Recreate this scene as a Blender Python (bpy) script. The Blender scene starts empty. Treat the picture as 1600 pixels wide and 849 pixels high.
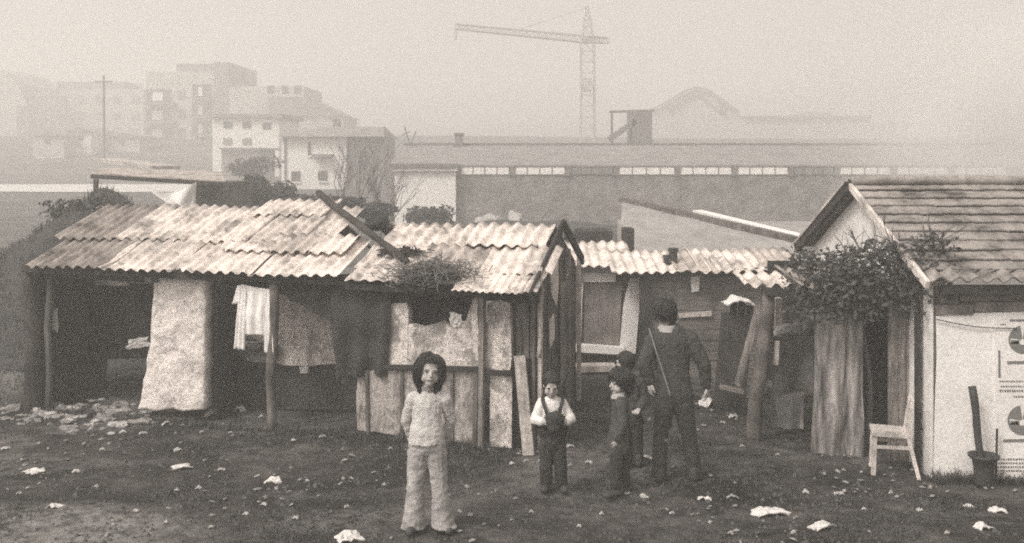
import bpy, bmesh, math, random
from mathutils import Vector, Matrix, noise
random.seed(11)
R = random.Random(5)
S = bpy.context.scene
COL = S.collection
PI = math.pi
F = 1555.6            # focal length in photo pixels (35 mm lens, 1600 px wide)
HOR = 250.0           # horizon row of the photo
CAMH = 3.0
def W(px, py, Y):     # point at distance Y seen at photo pixel (px, py)
    return Vector(((px-800)/F*Y, Y, CAMH-(py-HOR)/F*Y))
def G(px, py):        # point on flat ground
    Y = CAMH*F/(py-HOR)
    return Vector(((px-800)/F*Y, Y, 0.0))
def V(*a): return Vector(a)

# ------------------------------------------------------------------ materials
MATS = {}
def gray(g, w=1.0): return (g*(1.0), g*(1-.045*w), g*(1-.075*w), 1)
class NT:
    def __init__(s, name):
        s.m = bpy.data.materials.new(name); s.m.use_nodes = True
        s.t = s.m.node_tree; s.n = s.t.nodes; s.l = s.t.links
        s.b = s.n.get('Principled BSDF')
        s.tc = s.n.new('ShaderNodeTexCoord')
    def mapping(s, scale=(1,1,1), rot=(0,0,0), src='Object'):
        mp = s.n.new('ShaderNodeMapping'); mp.inputs['Scale'].default_value = scale
        mp.inputs['Rotation'].default_value = rot
        s.l.new(s.tc.outputs[src], mp.inputs['Vector']); return mp.outputs['Vector']
    def noise(s, vec, scale, detail=6, rough=.6, dist=0):
        n = s.n.new('ShaderNodeTexNoise'); n.inputs['Scale'].default_value = scale
        n.inputs['Detail'].default_value = detail; n.inputs['Roughness'].default_value = rough
        n.inputs['Distortion'].default_value = dist
        s.l.new(vec, n.inputs['Vector']); return n.outputs['Fac']
    def ramp(s, fac, stops):
        r = s.n.new('ShaderNodeValToRGB'); e = r.color_ramp.elements
        while len(e) < len(stops): e.new(.5)
        for q, (p, c) in zip(e, stops): q.position = p; q.color = c
        s.l.new(fac, r.inputs['Fac']); return r.outputs['Color']
    def mix(s, fac, a, b, mode='MIX'):
        m = s.n.new('ShaderNodeMix'); m.data_type = 'RGBA'; m.blend_type = mode
        for i, x in ((0, fac), (6, a), (7, b)):
            if hasattr(x, 'links'): s.l.new(x, m.inputs[i])
            elif i == 0: m.inputs[i].default_value = x
            else: m.inputs[i].default_value = x
        return m.outputs[2]
    def bump(s, h, strength=.5, dist=.01):
        b = s.n.new('ShaderNodeBump'); b.inputs['Strength'].default_value = strength
        b.inputs['Distance'].default_value = dist
        s.l.new(h, b.inputs['Height']); s.l.new(b.outputs['Normal'], s.b.inputs['Normal'])
    def out(s, col, rough=.9, spec=.2):
        s.l.new(col, s.b.inputs['Base Color']); s.b.inputs['Roughness'].default_value = rough
        s.b.inputs['Specular IOR Level'].default_value = spec
        return s.m
def plain(name, g, var=.25, scale=8, rough=.9, bump=.4, bd=.01, stretch=(1,1,1), w=1.0, spec=.2, fine=60):
    if name in MATS: return MATS[name]
    k = NT(name); v = k.mapping(stretch)
    a = k.noise(v, scale, 7, .65); f = k.noise(v, fine, 3, .7)
    c = k.ramp(a, [(.25, gray(g*(1-var), w)), (.75, gray(g*(1+var), w))])
    c2 = k.mix(.35, c, k.ramp(f, [(.3, gray(g*.55, w)), (.7, gray(g*1.4, w))]))
    k.bump(f, bump, bd); MATS[name] = k.out(c2, rough, spec); return MATS[name]
def plaster(name, g, dark, lo=.40, hi=.62, scale=3.0, speck=.5, stretch=(1,1,1)):
    """limewash over mud: pale field, worn dark patches and pocks"""
    k = NT(name); v = k.mapping(stretch)
    a = k.noise(v, scale, 9, .72, .6); b = k.noise(v, 22, 5, .7); c = k.noise(v, 80, 3, .7)
    base = k.ramp(a, [(lo-.12, gray(dark)), (lo, gray((g+dark)*.42)), (hi, gray(g))])
    sp = k.ramp(b, [(.36, (0,0,0,1)), (.47, (1,1,1,1))])
    col = k.mix(speck, base, k.mix(sp, gray(dark*1.4), gray(g)), 'MULTIPLY')
    col = k.mix(.25, col, k.ramp(c, [(.3, gray(g*.4)), (.7, gray(g*1.15))]))
    col = k.mix(.5, col, k.ramp(k.noise(v, 55, 5, .8), [(.38, gray(.4)), (.6, gray(1.2))]), 'MULTIPLY')
    k.bump(b, .8, .03); MATS[name] = k.out(col); return MATS[name]
def wood(name, g, var=.45, axis='z', w=1.0):
    sc = {'z': (14, 14, 1.2), 'x': (1.2, 14, 14), 'y': (14, 1.2, 14)}[axis]
    k = NT(name); v = k.mapping(sc)
    a = k.noise(v, 2.2, 8, .7, .8); v2 = k.mapping((1,1,1)); b = k.noise(v2, 3, 5, .6)
    c = k.ramp(a, [(.28, gray(g*(1-var), w)), (.5, gray(g, w)), (.78, gray(g*(1+var), w))])
    col = k.mix(.75, c, k.ramp(b, [(.34, gray(.25)), (.5, gray(.75)), (.66, gray(1.15))]), 'MULTIPLY')
    gr_ = k.noise(v2, 55, 4, .8); col = k.mix(.45, col, k.ramp(gr_, [(.35, gray(.35)), (.65, gray(1.5))]), 'MULTIPLY')
    k.bump(a, .8, .015); MATS[name] = k.out(col); return MATS[name]
def asbestos(name, g, stain=.5, big=1.3):
    k = NT(name); v = k.mapping((1,1,1)); vs = k.mapping((9, 1.3, 2))
    a = k.noise(v, big, 8, .7, .3); b = k.noise(v, 26, 5, .75); st = k.noise(vs, 1.6, 6, .7)
    base = k.ramp(a, [(.33, gray(g*.22)), (.43, gray(g*.7)), (.50, gray(g*1.0)), (.62, gray(g*1.22))])
    sp = k.ramp(b, [(.33, gray(.16)), (.43, gray(.9)), (.6, gray(1.0))])
    c = k.mix(stain, base, sp, 'MULTIPLY')
    c = k.mix(.4, c, k.ramp(k.noise(v, 60, 5, .8), [(.36, gray(.5)), (.6, gray(1.12))]), 'MULTIPLY')
    c = k.mix(.55*stain, c, k.ramp(st, [(.34, gray(.28)), (.6, gray(1.0))]), 'MULTIPLY')
    k.bump(b, .35, .006); MATS[name] = k.out(c, .85); return MATS[name]

M = MATS
plaster('whitewash', .90, .16, .34, .47, 4.2, .6)
plaster('worn_plaster', .90, .06, .45, .52, 4.0, .75, (1,1,.75))
plaster('limed_boards', .66, .05, .44, .54, 4.2, .85, (1.3,1.2,.6)); plaster('stained_plaster', .86, .05, .46, .53, 3.6, .8, (1,1,.75))
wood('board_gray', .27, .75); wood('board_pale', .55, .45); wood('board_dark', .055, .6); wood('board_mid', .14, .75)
wood('log', .16, .5); wood('log_dark', .07, .5); wood('plank_x', .2, .5, 'x'); wood('beam_dark', .05, .4, 'x')
wood('sheet_gray', .26, .4); wood('white_paint', .74, .10)
asbestos('roof_pale', .80, .75, 2.2); asbestos('roof_old', .36, .9, 2.6); asbestos('roof_mid', .52, .85, 2.4); asbestos('tile', .33, .5, 2.2)
plain('inside_shade', .022, .3, 6)  # near-black fill that paints the shade inside openings
plain('dark_cloth', .05, .6, 30, fine=120, bump=.8, bd=.02); plain('coarse_net', .06, .9, 45, fine=70, bump=1, bd=.03)
plain('straw', .15, .5, 25, stretch=(1,6,6))
plain('shirt', .80, .06, 6, fine=30, bump=.15)
plain('white_card', .80, .16, 2.2, fine=35, bump=.25, bd=.01, rough=.7)
plain('ink', .19, .2, 30, bump=.05, bd=.002)
plain('iron', .035, .4, 20, rough=.6, spec=.4)
plain('paper', .62, .2, 15)
plain('paper_dim', .36, .3, 15); plain('paper_soiled', .42, .45, 25)
plain('stone', .24, .6, 12, bump=.8)
plain('leaf', .075, .8, 18, w=.6)
plain('leaf_dry', .10, .5, 4)
plain('twig', .10, .3, 20)
plain('skin', .42, .10, 12, w=1.5, bump=.1, bd=.003, rough=.6, spec=.35, fine=90)
plain('lip', .20, .1, 20, w=1.6, bump=.05)
plain('eye_dark', .03, .1, 20, rough=.3, spec=.5)
plain('hair', .026, .5, 60, stretch=(1,1,.3), rough=.55, spec=.4, bump=.8, bd=.01)
plain('knit_pale', .56, .25, 9, fine=110, bump=.8, bd=.012)
plain('denim_pale', .34, 1.1, 7, fine=90, bump=.6)
plain('shirt_white', .72, .1, 12, fine=120, bump=.2)
plain('trouser_dark', .042, .6, 14, fine=95, bump=.7)
plain('jacket_dark', .058, .6, 18, fine=95, bump=.7)
plain('coat_child', .07, .6, 16, fine=95, bump=.7)
plain('shoe', .06, .3, 20, rough=.6)
plain('shoe_pale', .28, .3, 20, rough=.6)
plain('collar', .36, .1, 20)
plain('render_white', .74, .10, 1.2, fine=9, bump=.1)
plain('brick_far', .19, .8, 1.6, fine=4, bump=.8, bd=.12)
plain('roof_far', .24, .4, 1.4, fine=6, bump=.4, bd=.05)
plain('block_pale', .42, .22, .5, fine=2, bump=.05)
plain('block_gray', .20, .3, .5, fine=2, bump=.05)
plain('window_dark', .05, .3, 1, rough=.3, spec=.5, bump=.05)
plain('glass_glare', .78, .08, 1.0, fine=6, bump=.05, rough=.4)  # pale base colour paints the glare on the glazing
plain('steel_gray', .16, .2, 3, rough=.6)
plain('mud', .07, .75, 3.5, fine=22, bump=1, bd=.08)

# ------------------------------------------------------------------ mesh builder
class MB:
    def __init__(s): s.v = []; s.f = []
    def add(s, vs, fs):
        o = len(s.v); s.v += [Vector(p) for p in vs]; s.f += [tuple(i+o for i in f) for f in fs]
    def hexa(s, p):     # 8 corners: bottom 4 ccw, top 4 ccw
        s.add(p, [(3,2,1,0),(4,5,6,7),(0,1,5,4),(1,2,6,5),(2,3,7,6),(3,0,4,7)]); return s
    def box(s, lo, hi):
        x0,y0,z0 = lo; x1,y1,z1 = hi
        return s.hexa([(x0,y0,z0),(x1,y0,z0),(x1,y1,z0),(x0,y1,z0),(x0,y0,z1),(x1,y0,z1),(x1,y1,z1),(x0,y1,z1)])
    def bar(s, a, b, w, h=None, up=(0,0,1)):
        a = Vector(a); b = Vector(b); h = h or w; d = (b-a).normalized()
        x = d.cross(Vector(up))
        if x.length < 1e-3: x = d.cross(Vector((0,1,0)))
        x.normalize(); y = x.cross(d).normalized(); x = x*w/2; y = y*h/2
        return s.hexa([a-x-y, a+x-y, b+x-y, b-x-y, a-x+y, a+x+y, b+x+y, b-x+y])
    def tube(s, path, rad, seg=8, cap=True, wob=0):
        path = [Vector(p) for p in path]; n = len(path)
        if not hasattr(rad, '__len__'): rad = [rad]*n
        o = len(s.v); prev = None
        for i, p in enumerate(path):
            d = (path[min(i+1,n-1)]-path[max(i-1,0)]).normalized()
            if prev is None:
                x = d.orthogonal().normalized()
            else:
                x = (prev - d*prev.dot(d))
                x = x.normalized() if x.length > 1e-6 else d.orthogonal().normalized()
            prev = x; y = d.cross(x)
            for k in range(seg):
                a = 2*PI*k/seg; r = rad[i]*(1+wob*noise.noise(Vector((k*1.7, i*.9, o*.1))))
                s.v.append(p + x*math.cos(a)*r + y*math.sin(a)*r)
        for i in range(n-1):
            for k in range(seg):
                a = o+i*seg+k; b = o+i*seg+(k+1)%seg
                s.f.append((a, b, b+seg, a+seg))
        if cap:
            s.f.append(tuple(o+k for k in reversed(range(seg)))); s.f.append(tuple(o+(n-1)*seg+k for k in range(seg)))
        return s
    def log(s, a, b, r0, r1=None, seg=10, n=9, bend=.02, wob=.25):
        a = Vector(a); b = Vector(b); r1 = r1 or r0; ph = R.random()*50
        path = []; rad = []
        for i in range(n):
            t = i/(n-1); p = a.lerp(b, t)
            p += Vector((noise.noise(Vector((ph, t*2.5, 0))), noise.noise(Vector((ph, 7, t*2.5))), 0))*bend*(2 if 0 < i < n-1 else .3)
            path.append(p); rad.append(r0+(r1-r0)*t)
        return s.tube(path, rad, seg, True, wob)
    def prism(s, pts, ext):
        pts = [Vector(p) for p in pts]; n = len(pts); ext = Vector(ext)
        s.add(pts+[p+ext for p in pts], [tuple(range(n)), tuple(reversed(range(n, 2*n)))] +
              [((i+1) % n, i, i+n, (i+1) % n+n) for i in range(n)]); return s
    def grid(s, fn, nu, nv, thick=None):
        """fn(i/nu, j/nv) -> point; thick = vector offset giving the sheet a real thickness"""
        o = len(s.v); P = [[Vector(fn(i/nu, j/nv)) for j in range(nv+1)] for i in range(nu+1)]
        fl = [p for r in P for p in r]; N = len(fl); idx = lambda i, j: i*(nv+1)+j
        vs = list(fl); fs = [(idx(i,j), idx(i+1,j), idx(i+1,j+1), idx(i,j+1)) for i in range(nu) for j in range(nv)]
        if thick is not None:
            t = Vector(thick); vs += [p+t for p in fl]
            fs += [tuple(q+N for q in reversed(f)) for f in list(fs)]
            for i in range(nu):
                for j in (0, nv):
                    a, b = idx(i,j), idx(i+1,j); fs.append((b, a, a+N, b+N) if j == 0 else (a, b, b+N, a+N))
            for j in range(nv):
                for i in (0, nu):
                    a, b = idx(i,j), idx(i,j+1); fs.append((a, b, b+N, a+N) if i == 0 else (b, a, a+N, b+N))
        s.add(vs, fs); return s
    def blob(s, c, r, sub=2, amp=.25, fr=1.5, seed=0):
        bm = bmesh.new(); bmesh.ops.create_icosphere(bm, subdivisions=sub, radius=1)
        r = (r, r, r) if not hasattr(r, '__len__') else r; c = Vector(c); bm.verts.ensure_lookup_table()
        vs = []
        for q in bm.verts:
            k = 1+amp*noise.noise(q.co*fr+Vector((seed*3.7, seed*1.3, 0)))
            vs.append(c+Vector((q.co.x*r[0], q.co.y*r[1], q.co.z*r[2]))*k)
        fs = [tuple(x.index for x in f.verts) for f in bm.faces]; bm.free()
        s.add(vs, fs); return s
    def build(s, name, mat, parent=None, loc=None, smooth=False):
        me = bpy.data.meshes.new(name)
        base = Vector(loc) if loc is not None else (Vector(ROOT[parent.name]) if parent else Vector((0,0,0)))
        me.from_pydata([tuple(p-base) for p in s.v], [], s.f); me.validate(); me.update()
        bm = bmesh.new(); bm.from_mesh(me); bmesh.ops.recalc_face_normals(bm, faces=bm.faces); bm.to_mesh(me); bm.free()
        o = bpy.data.objects.new(name, me); COL.objects.link(o)
        me.materials.append(M[mat] if isinstance(mat, str) else mat)
        if smooth:
            for p in me.polygons: p.use_smooth = True
        if parent: o.parent = parent
        else: o.location = base
        ROOT[o.name] = base
        return o
ROOT = {}
def tag(o, label=None, cat=None, group=None, kind=None):
    if label: o['label'] = label
    if cat: o['category'] = cat
    if group: o['group'] = group
    if kind: o['kind'] = kind
    return o
def thing(name, label, cat, loc, group=None):
    o = bpy.data.objects.new(name, None); COL.objects.link(o); o.location = loc
    o.empty_display_size = .2; ROOT[o.name] = Vector(loc)
    return tag(o, label, cat, group)
def solo(mb, name, mat, label, cat, loc, group=None, smooth=False, kind=None):
    return tag(mb.build(name, mat, None, loc, smooth), label, cat, group, kind)
class Frame:
    """a wall plane standing on the ground: origin o, direction u along it, v = depth behind it"""
    def __init__(s, a, b):
        s.o = Vector(a); s.u = (Vector(b)-s.o).normalized(); s.n = Vector((-s.u.y, s.u.x, 0))
        if s.n.y < 0: s.n = -s.n
    def U(s, px, v=0):
        k = (px-800)/F; q = s.o+s.n*v
        return (k*q.y-q.x)/(s.u.x-k*s.u.y)
    def p(s, u, v, z): q = s.o+s.u*u+s.n*v; return Vector((q.x, q.y, z))
    def at(s, px, py, v=0):
        q = s.o+s.n*v+s.u*s.U(px, v); return Vector((q.x, q.y, CAMH-(py-HOR)/F*q.y))
    def poly(s, mb, pts, v, th): return mb.prism([s.at(x, y, v) for x, y in pts], s.n*th)
    def boards(s, mb, x0, x1, y0, y1, v, w=.13, th=.025, jit=.02, slant=0):
        u0, u1 = s.U(x0, v), s.U(x1, v); u = u0
        while u < u1-.02:
            ww = min(w*R.uniform(.75, 1.3), u1-u)
            pa = s.p(u, v, 0); yy = pa.y
            top = CAMH-(y0-HOR)/F*yy+R.uniform(-jit, jit); bot = max(-.05, CAMH-(y1-HOR)/F*yy+R.uniform(-jit, jit)*.4)
            vv = v+R.uniform(-.008, .008); g = .006; tl = R.uniform(-.01, .01)
            mb.hexa([s.p(u+g, vv, bot), s.p(u+ww-g, vv, bot), s.p(u+ww-g, vv+th, bot), s.p(u+g, vv+th, bot),
                     s.p(u+g+tl, vv, top), s.p(u+ww-g+tl, vv, top), s.p(u+ww-g+tl, vv+th, top), s.p(u+g+tl, vv+th, top)])
            u += ww
def ragged(pts, amp=3, step=14):
    """roughen the outline of a broken-edged patch (photo px)"""
    out = []
    for i, (x, y) in enumerate(pts):
        x2, y2 = pts[(i+1) % len(pts)]; n = max(1, int(math.hypot(x2-x, y2-y)/step))
        for k in range(n):
            t = k/n; j = amp if k else amp*.4
            out.append((x+(x2-x)*t+R.uniform(-j, j), y+(y2-y)*t+R.uniform(-j, j)))
    return out
def corr(fr, u0, u1, v0, z0, v1, z1, pitch=.145, amp=.021, nv=6, th=.007, tilt=0, sag=.012, fr0=None, ph=0):
    """one corrugated sheet lying on a slope; waves run up the slope"""
    L = u1-u0; nu = max(8, int(L/pitch*8)); mb = MB(); sd = R.random()*40
    sl = math.atan2(z1-z0, v1-v0); nv_, nz_ = -math.sin(sl), math.cos(sl)
    rag = [.03*noise.noise(Vector((i*.21, sd, 3)))+R.uniform(-.012, .012) for i in range(nu+1)]
    if R.random() < .45:
        c0 = R.choice((R.uniform(0, .12), R.uniform(.85, 1)))
        for i in range(nu+1): rag[i] += max(0, .16-abs(i/nu-c0))*R.uniform(.5, .9)
    def fn(a, b):
        u = u0+L*a; w = amp*math.cos(2*PI*(u+ph)/pitch)+sag*noise.noise(Vector((u*.8, b*2, sd)))+tilt*(a-.5)
        e = rag[int(round(a*nu))]*(1 if b == 0 else 0)
        vv = v0+(v1-v0)*b+e; zz = z0+(z1-z0)*b
        return fr.p(u, vv+nv_*w, zz+nz_*w)
    d = fr.n*(-nv_)*th; mb.grid(fn, nu, nv, thick=Vector((d.x, d.y, -nz_*th))); return mb

# ------------------------------------------------------------------ camera, sky, sun, air
cd = bpy.data.cameras.new('camera'); cam = bpy.data.objects.new('camera', cd); COL.objects.link(cam)
cam.location = (0, 0, CAMH); cam.rotation_euler = (PI/2, 0, 0)
cd.sensor_width = 36; cd.lens = 35; cd.shift_y = -(424.5-HOR)/1600; cd.clip_end = 3000; cd.clip_start = .1
S.camera = cam
SUN_EL, SUN_AZ = math.radians(47), math.radians(226)     # behind the photographer, a little to the left
wd = bpy.data.worlds.new('World'); S.world = wd; wd.use_nodes = True
wt = wd.node_tree; bg = wt.nodes['Background']
sky = wt.nodes.new('ShaderNodeTexSky'); sky.sky_type = 'NISHITA'; sky.sun_disc = False
sky.sun_elevation = SUN_EL; sky.sun_rotation = SUN_AZ; sky.dust_density = 6; sky.air_density = 1.5
hs = wt.nodes.new('ShaderNodeHueSaturation'); hs.inputs['Saturation'].default_value = 0
tint = wt.nodes.new('ShaderNodeMix'); tint.data_type = 'RGBA'; tint.blend_type = 'MULTIPLY'
tint.inputs[0].default_value = 1; tint.inputs[7].default_value = (1.0, .938, .868, 1)
wt.links.new(sky.outputs[0], hs.inputs['Color']); wt.links.new(hs.outputs[0], tint.inputs[6])
wt.links.new(tint.outputs[2], bg.inputs['Color']); bg.inputs['Strength'].default_value = .12
sd = bpy.data.lights.new('sun', 'SUN'); sun = bpy.data.objects.new('sun', sd); COL.objects.link(sun)
sd.energy = 1.5; sd.angle = math.radians(14); sd.color = (1.0, .955, .90); sd.angle = math.radians(11)
dv = Vector((math.sin(SUN_AZ)*math.cos(SUN_EL), math.cos(SUN_AZ)*math.cos(SUN_EL), math.sin(SUN_EL)))
sun.rotation_euler = (dv).to_track_quat('Z', 'Y').to_euler(); sun.location = (-10, -20, 38)
S.view_settings.view_transform = 'Standard'; S.view_settings.look = 'None'
S.view_settings.gamma = 1; S.view_settings.use_curve_mapping = False
S.view_settings.exposure = EXPO = 0.64
S.cycles.use_denoising = False; S.cycles.filter_width = 1.9; S.cycles.max_bounces = 8; S.cycles.volume_bounces = 2
S.cycles.transparent_max_bounces = 8; S.cycles.sample_clamp_indirect = 6

hz = MB().box((-330, -14, -1.2), (330, 420, 36))
hm = bpy.data.materials.new('haze_air'); hm.use_nodes = True; t = hm.node_tree
t.nodes.remove(t.nodes['Principled BSDF']); pv = t.nodes.new('ShaderNodeVolumePrincipled')
pv.inputs['Color'].default_value = (.985, .975, .955, 1); pv.inputs['Density'].default_value = .0093
pv.inputs['Anisotropy'].default_value = .15
t.links.new(pv.outputs[0], t.nodes['Material Output'].inputs['Volume'])
solo(hz, 'haze', hm, None, None, (0, 200, -1.2), kind='stuff')

# ------------------------------------------------------------------ ground
def smooth(a, b, x):
    t = min(1, max(0, (x-a)/(b-a))); return t*t*(3-2*t)
def gz(x, y):
    h = 5.6*smooth(84, 150, y)+2.5*smooth(150, 260, y)+1.0*smooth(40, 75, y)*(1-smooth(-10, 30, x)*.4)
    near = 1-smooth(22, 60, y)
    h += near*.05*noise.noise(Vector((x*.55, y*.55, 1)))+near*.022*noise.noise(Vector((x*2.1, y*2.1, 5)))
    h += near*.014*noise.noise(Vector((x*6.5, y*6.5, 9)))
    return h - .012
def axis(segs):
    out = []
    for a, b, st in segs:
        n = max(1, int(round((b-a)/st))); out += [a+(b-a)*i/n for i in range(n)]
    return out+[segs[-1][1]]
xs = axis([(-320,-60,20),(-60,-14,3),(-14,-7.5,.25),(-7.5,8,.065),(8,14,.25),(14,60,3),(60,320,20)])
ys = axis([(-10,5,1),(5,14,.065),(14,20,.2),(20,40,1),(40,400,6)])
mb = MB(); nx, ny = len(xs), len(ys)
mb.v = [Vector((x, y, gz(x, y))) for x in xs for y in ys]
mb.f = [(i*ny+j, (i+1)*ny+j, (i+1)*ny+j+1, i*ny+j+1) for i in range(nx-1) for j in range(ny-1)]
k = NT('soil'); v = k.mapping((1,1,1))
a = k.noise(v, .8, 9, .68, .5); b = k.noise(v, 7, 7, .75); c = k.noise(v, 45, 4, .8)
vs = k.mapping((.5, 3.2, 1)); st = k.noise(vs, 1.2, 6, .7)
col = k.ramp(a, [(.34, gray(.022)), (.47, gray(.042)), (.56, gray(.075)), (.68, gray(.15))])
col = k.mix(.6, col, k.ramp(b, [(.30, gray(.28)), (.5, gray(.8)), (.74, gray(2.2))]), 'MULTIPLY')
fl = k.ramp(c, [(.60, (0,0,0,1)), (.72, (1,1,1,1))]); col = k.mix(fl, col, gray(.22)); 
# dry pale meadow beyond the yard, worn path at the lower left: regions with outlines of their own
sx = k.n.new('ShaderNodeSeparateXYZ'); k.l.new(k.tc.outputs['Object'], sx.inputs[0])
def maprange(src, a0, b0):
    m = k.n.new('ShaderNodeMapRange'); k.l.new(src, m.inputs[0]); m.inputs[1].default_value = a0; m.inputs[2].default_value = b0
    return m.outputs[0]
def math_(op, x, y):
    m = k.n.new('ShaderNodeMath'); m.operation = op
    for i, q in enumerate((x, y)):
        if hasattr(q, 'links'): k.l.new(q, m.inputs[i])
        else: m.inputs[i].default_value = q
    m.use_clamp = op == 'MULTIPLY'
    return m.outputs[0]
wob = math_('MULTIPLY', a, 1.0)
wx = math_('ADD', sx.outputs[0], math_('SUBTRACT', wob, .5))
wy = math_('ADD', sx.outputs[1], math_('SUBTRACT', wob, .5))
meadow = math_('MAXIMUM', math_('MULTIPLY', maprange(wx, -6.1, -6.9), maprange(wy, 10.6, 11.6)), maprange(wy, 19, 24))
col = k.mix(meadow, col, k.ramp(st, [(.28, gray(.13)), (.5, gray(.20)), (.72, gray(.30))]))
col = k.mix(maprange(wy, 26, 34), col, k.ramp(k.noise(k.mapping((.05,.35,1)), 1.0, 7, .7), [(.3, gray(.05)), (.5, gray(.085)), (.7, gray(.14))]))
tp = k.ramp(k.noise(k.mapping((.45, 1.1, 1)), .75, 7, .65, .6), [(.50, (0,0,0,1)), (.60, (1,1,1,1))])
col = k.mix(math_('MULTIPLY', math_('MULTIPLY', tp, .75), k.ramp(b, [(.36, (0,0,0,1)), (.55, (1,1,1,1))])), col, gray(.17))
path = math_('MULTIPLY', maprange(wx, -2.2, -3.0), maprange(wy, 8.75, 8.4))
path = math_('MULTIPLY', path, k.ramp(b, [(.35, (0,0,0,1)), (.6, (1,1,1,1))]))
col = k.mix(path, col, gray(.27))
hh = math_('ADD', math_('MULTIPLY', b, .6), math_('MULTIPLY', c, .4)); k.bump(hh, .9, .05)
M['soil'] = k.out(col, .95, .1)
g = solo(mb, 'ground', 'soil', None, None, (0,0,0), kind='structure', smooth=True)

rd = MB(); rd.grid(lambda a, b: (lambda x, y: (x, y, gz(x, y)+.05))(-90+74*a, 67+13*b+2.5*noise.noise(Vector((a*3, b, 2)))), 30, 3)
plain('road_pale', .62, .12, .4, fine=3, bump=.05)
solo(rd, 'road', 'road_pale', None, None, (-50, 74, 0), kind='structure')

# dark earth bank behind the left shack
bk = MB()
def bank(a, b):
    x = -12.5+9.5*a; y = 14.2+7.5*b
    h = 2.35*math.exp(-((x+7.5)/1.85)**2-((y-17.4)/1.7)**2)*(1+.25*noise.noise(Vector((x*.9, y*.9, 3))))
    h += .9*math.exp(-((x+5.0)/1.8)**2-((y-17.2)/1.5)**2)
    return (x, y, h-.06+.10*noise.noise(Vector((x*2.5, y*2.5, 8)))*min(1, h*3))
bk.grid(bank, 90, 70); solo(bk, 'earth_bank', 'mud', None, None, (-7.4, 17.4, 0), kind='structure', smooth=True)

# ------------------------------------------------------------------ foliage helpers
def leaves(mb, c, r, n, size, flat=.0):
    c = Vector(c); r = Vector(r if hasattr(r, '__len__') else (r, r, r))
    for _ in range(n):
        while True:
            q = Vector((R.uniform(-1,1), R.uniform(-1,1), R.uniform(-1,1)))
            if q.length < 1 and (noise.noise(q*2.2+c) > -.18): break
        p = c+Vector((q.x*r.x, q.y*r.y, q.z*r.z)); s = size*R.uniform(.5, 1.4)
        d = Vector((R.gauss(0,1), R.gauss(0,1), R.gauss(0,.7))).normalized(); e = d.orthogonal().normalized()
        e.rotate(Matrix.Rotation(R.random()*6, 3, d)); nn = d.cross(e)
        mb.add([p-d*s*.5, p+e*s*.28+nn*s*.08, p+d*s*.6, p-e*s*.28+nn*s*.08], [(0,1,2,3)])
def branchy(mb, p, d, L, r, depth, spread=.5, up=.15):
    p = Vector(p); d = Vector(d).normalized(); path = [p]; q = p.copy(); dd = d.copy()
    for i in range(4):
        dd = (dd+Vector((R.gauss(0,.10), R.gauss(0,.10), R.gauss(0,.06)+up*.15))).normalized(); q = q+dd*L/4; path.append(q.copy())
    mb.tube(path, [r*(1-.12*i) for i in range(5)], 5 if depth > 1 else 4)
    if depth <= 0: return
    for i in range(R.choice((2,3,3))):
        t = path[R.choice((2,3,4))]
        nd = (dd+Vector((R.gauss(0,spread), R.gauss(0,spread), R.gauss(0,spread*.5)+up))).normalized()
        branchy(mb, t, nd, L*R.uniform(.55,.85), r*.55, depth-1, spread, up)
def tree_bare(name, label, base, H, lean=(0,0,1), depth=4, group=None, r=.09, spread=.45):
    t = thing(name, label, 'tree', base, group)
    b = Vector(base); top = b+Vector(lean)*H*.35
    tr = MB(); tr.log(b-V(0,0,.2), top, r, r*.7, 7, 6, .05); tr.build('trunk', 'twig', t)
    cr = MB()
    for i in range(5):
        s = b.lerp(top, R.uniform(.65, 1)); branchy(cr, s, Vector(lean)+Vector((R.gauss(0,.35), R.gauss(0,.35), .2)), H*.3, r*.5, depth-1, spread)
    cr.build('crown', 'twig', t)
def bush(name, label, c, r, n, size, mat='leaf', group=None, cat='bush', lobes=6):
    c = Vector(c); rr = Vector(r); t = thing(name, label, cat, (c.x, c.y, c.z-rr.z), group)
    fb = MB()
    for i in range(lobes):
        o = Vector((R.uniform(-.6,.6)*rr.x, R.uniform(-.6,.6)*rr.y, R.uniform(-.5,.45)*rr.z))
        leaves(fb, c+o, rr*R.uniform(.4,.6), n//lobes, size)
    fb.build('foliage', mat, t)
    st = MB()
    for i in range(6): branchy(st, (c.x+R.uniform(-.4,.4)*rr.x, c.y, c.z-rr.z), (R.gauss(0,.5), R.gauss(0,.4), 1), rr.z*1.0, .018*max(1, rr.z), 1)
    st.build('stems', 'twig', t); return t

# ------------------------------------------------------------------ the long shack on the left
A0, C0 = G(50, 637), G(832, 700)
SH = Frame(A0, C0)
shack = thing('shack', 'long low mud and plank shack with pale corrugated sheet roof on the left', 'shack', A0)
EV, EZ, RV, RZ = -.26, 1.74, 1.45, 2.36          # eave / ridge of the old left roof
def plane(v): return EZ+(RZ-EZ)*(v-EV)/(RV-EV)
def roof_row(fr, par, px0, px1, v0, v1, z0, z1, waves=5, mats=('roof_pale',), pitch=.145, amp=.021, dz=0, start_dark=0, lab=None):
    u, u1 = fr.U(px0, v0), fr.U(px1, v0); i = 0
    while u < u1-.15:
        w = min(waves*pitch*R.choice((1, 1, 1.2, .8)), u1-u); 
        jv = R.uniform(-.03, .03); jz = R.uniform(0, .014)+(.007 if i % 2 else 0)
        m = 'roof_old' if i < start_dark else R.choice(mats)
        corr(fr, u-.05, u+w+.02, v0+jv, z0+dz+jz, v1+jv*.5, z1+dz+jz, pitch, amp*R.uniform(.85, 1.1), ph=R.uniform(-.02,.02),
             tilt=R.uniform(-.03, .03), sag=.022).build('roof_sheet', m, par, smooth=True)
        u += w; i += 1
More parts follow.
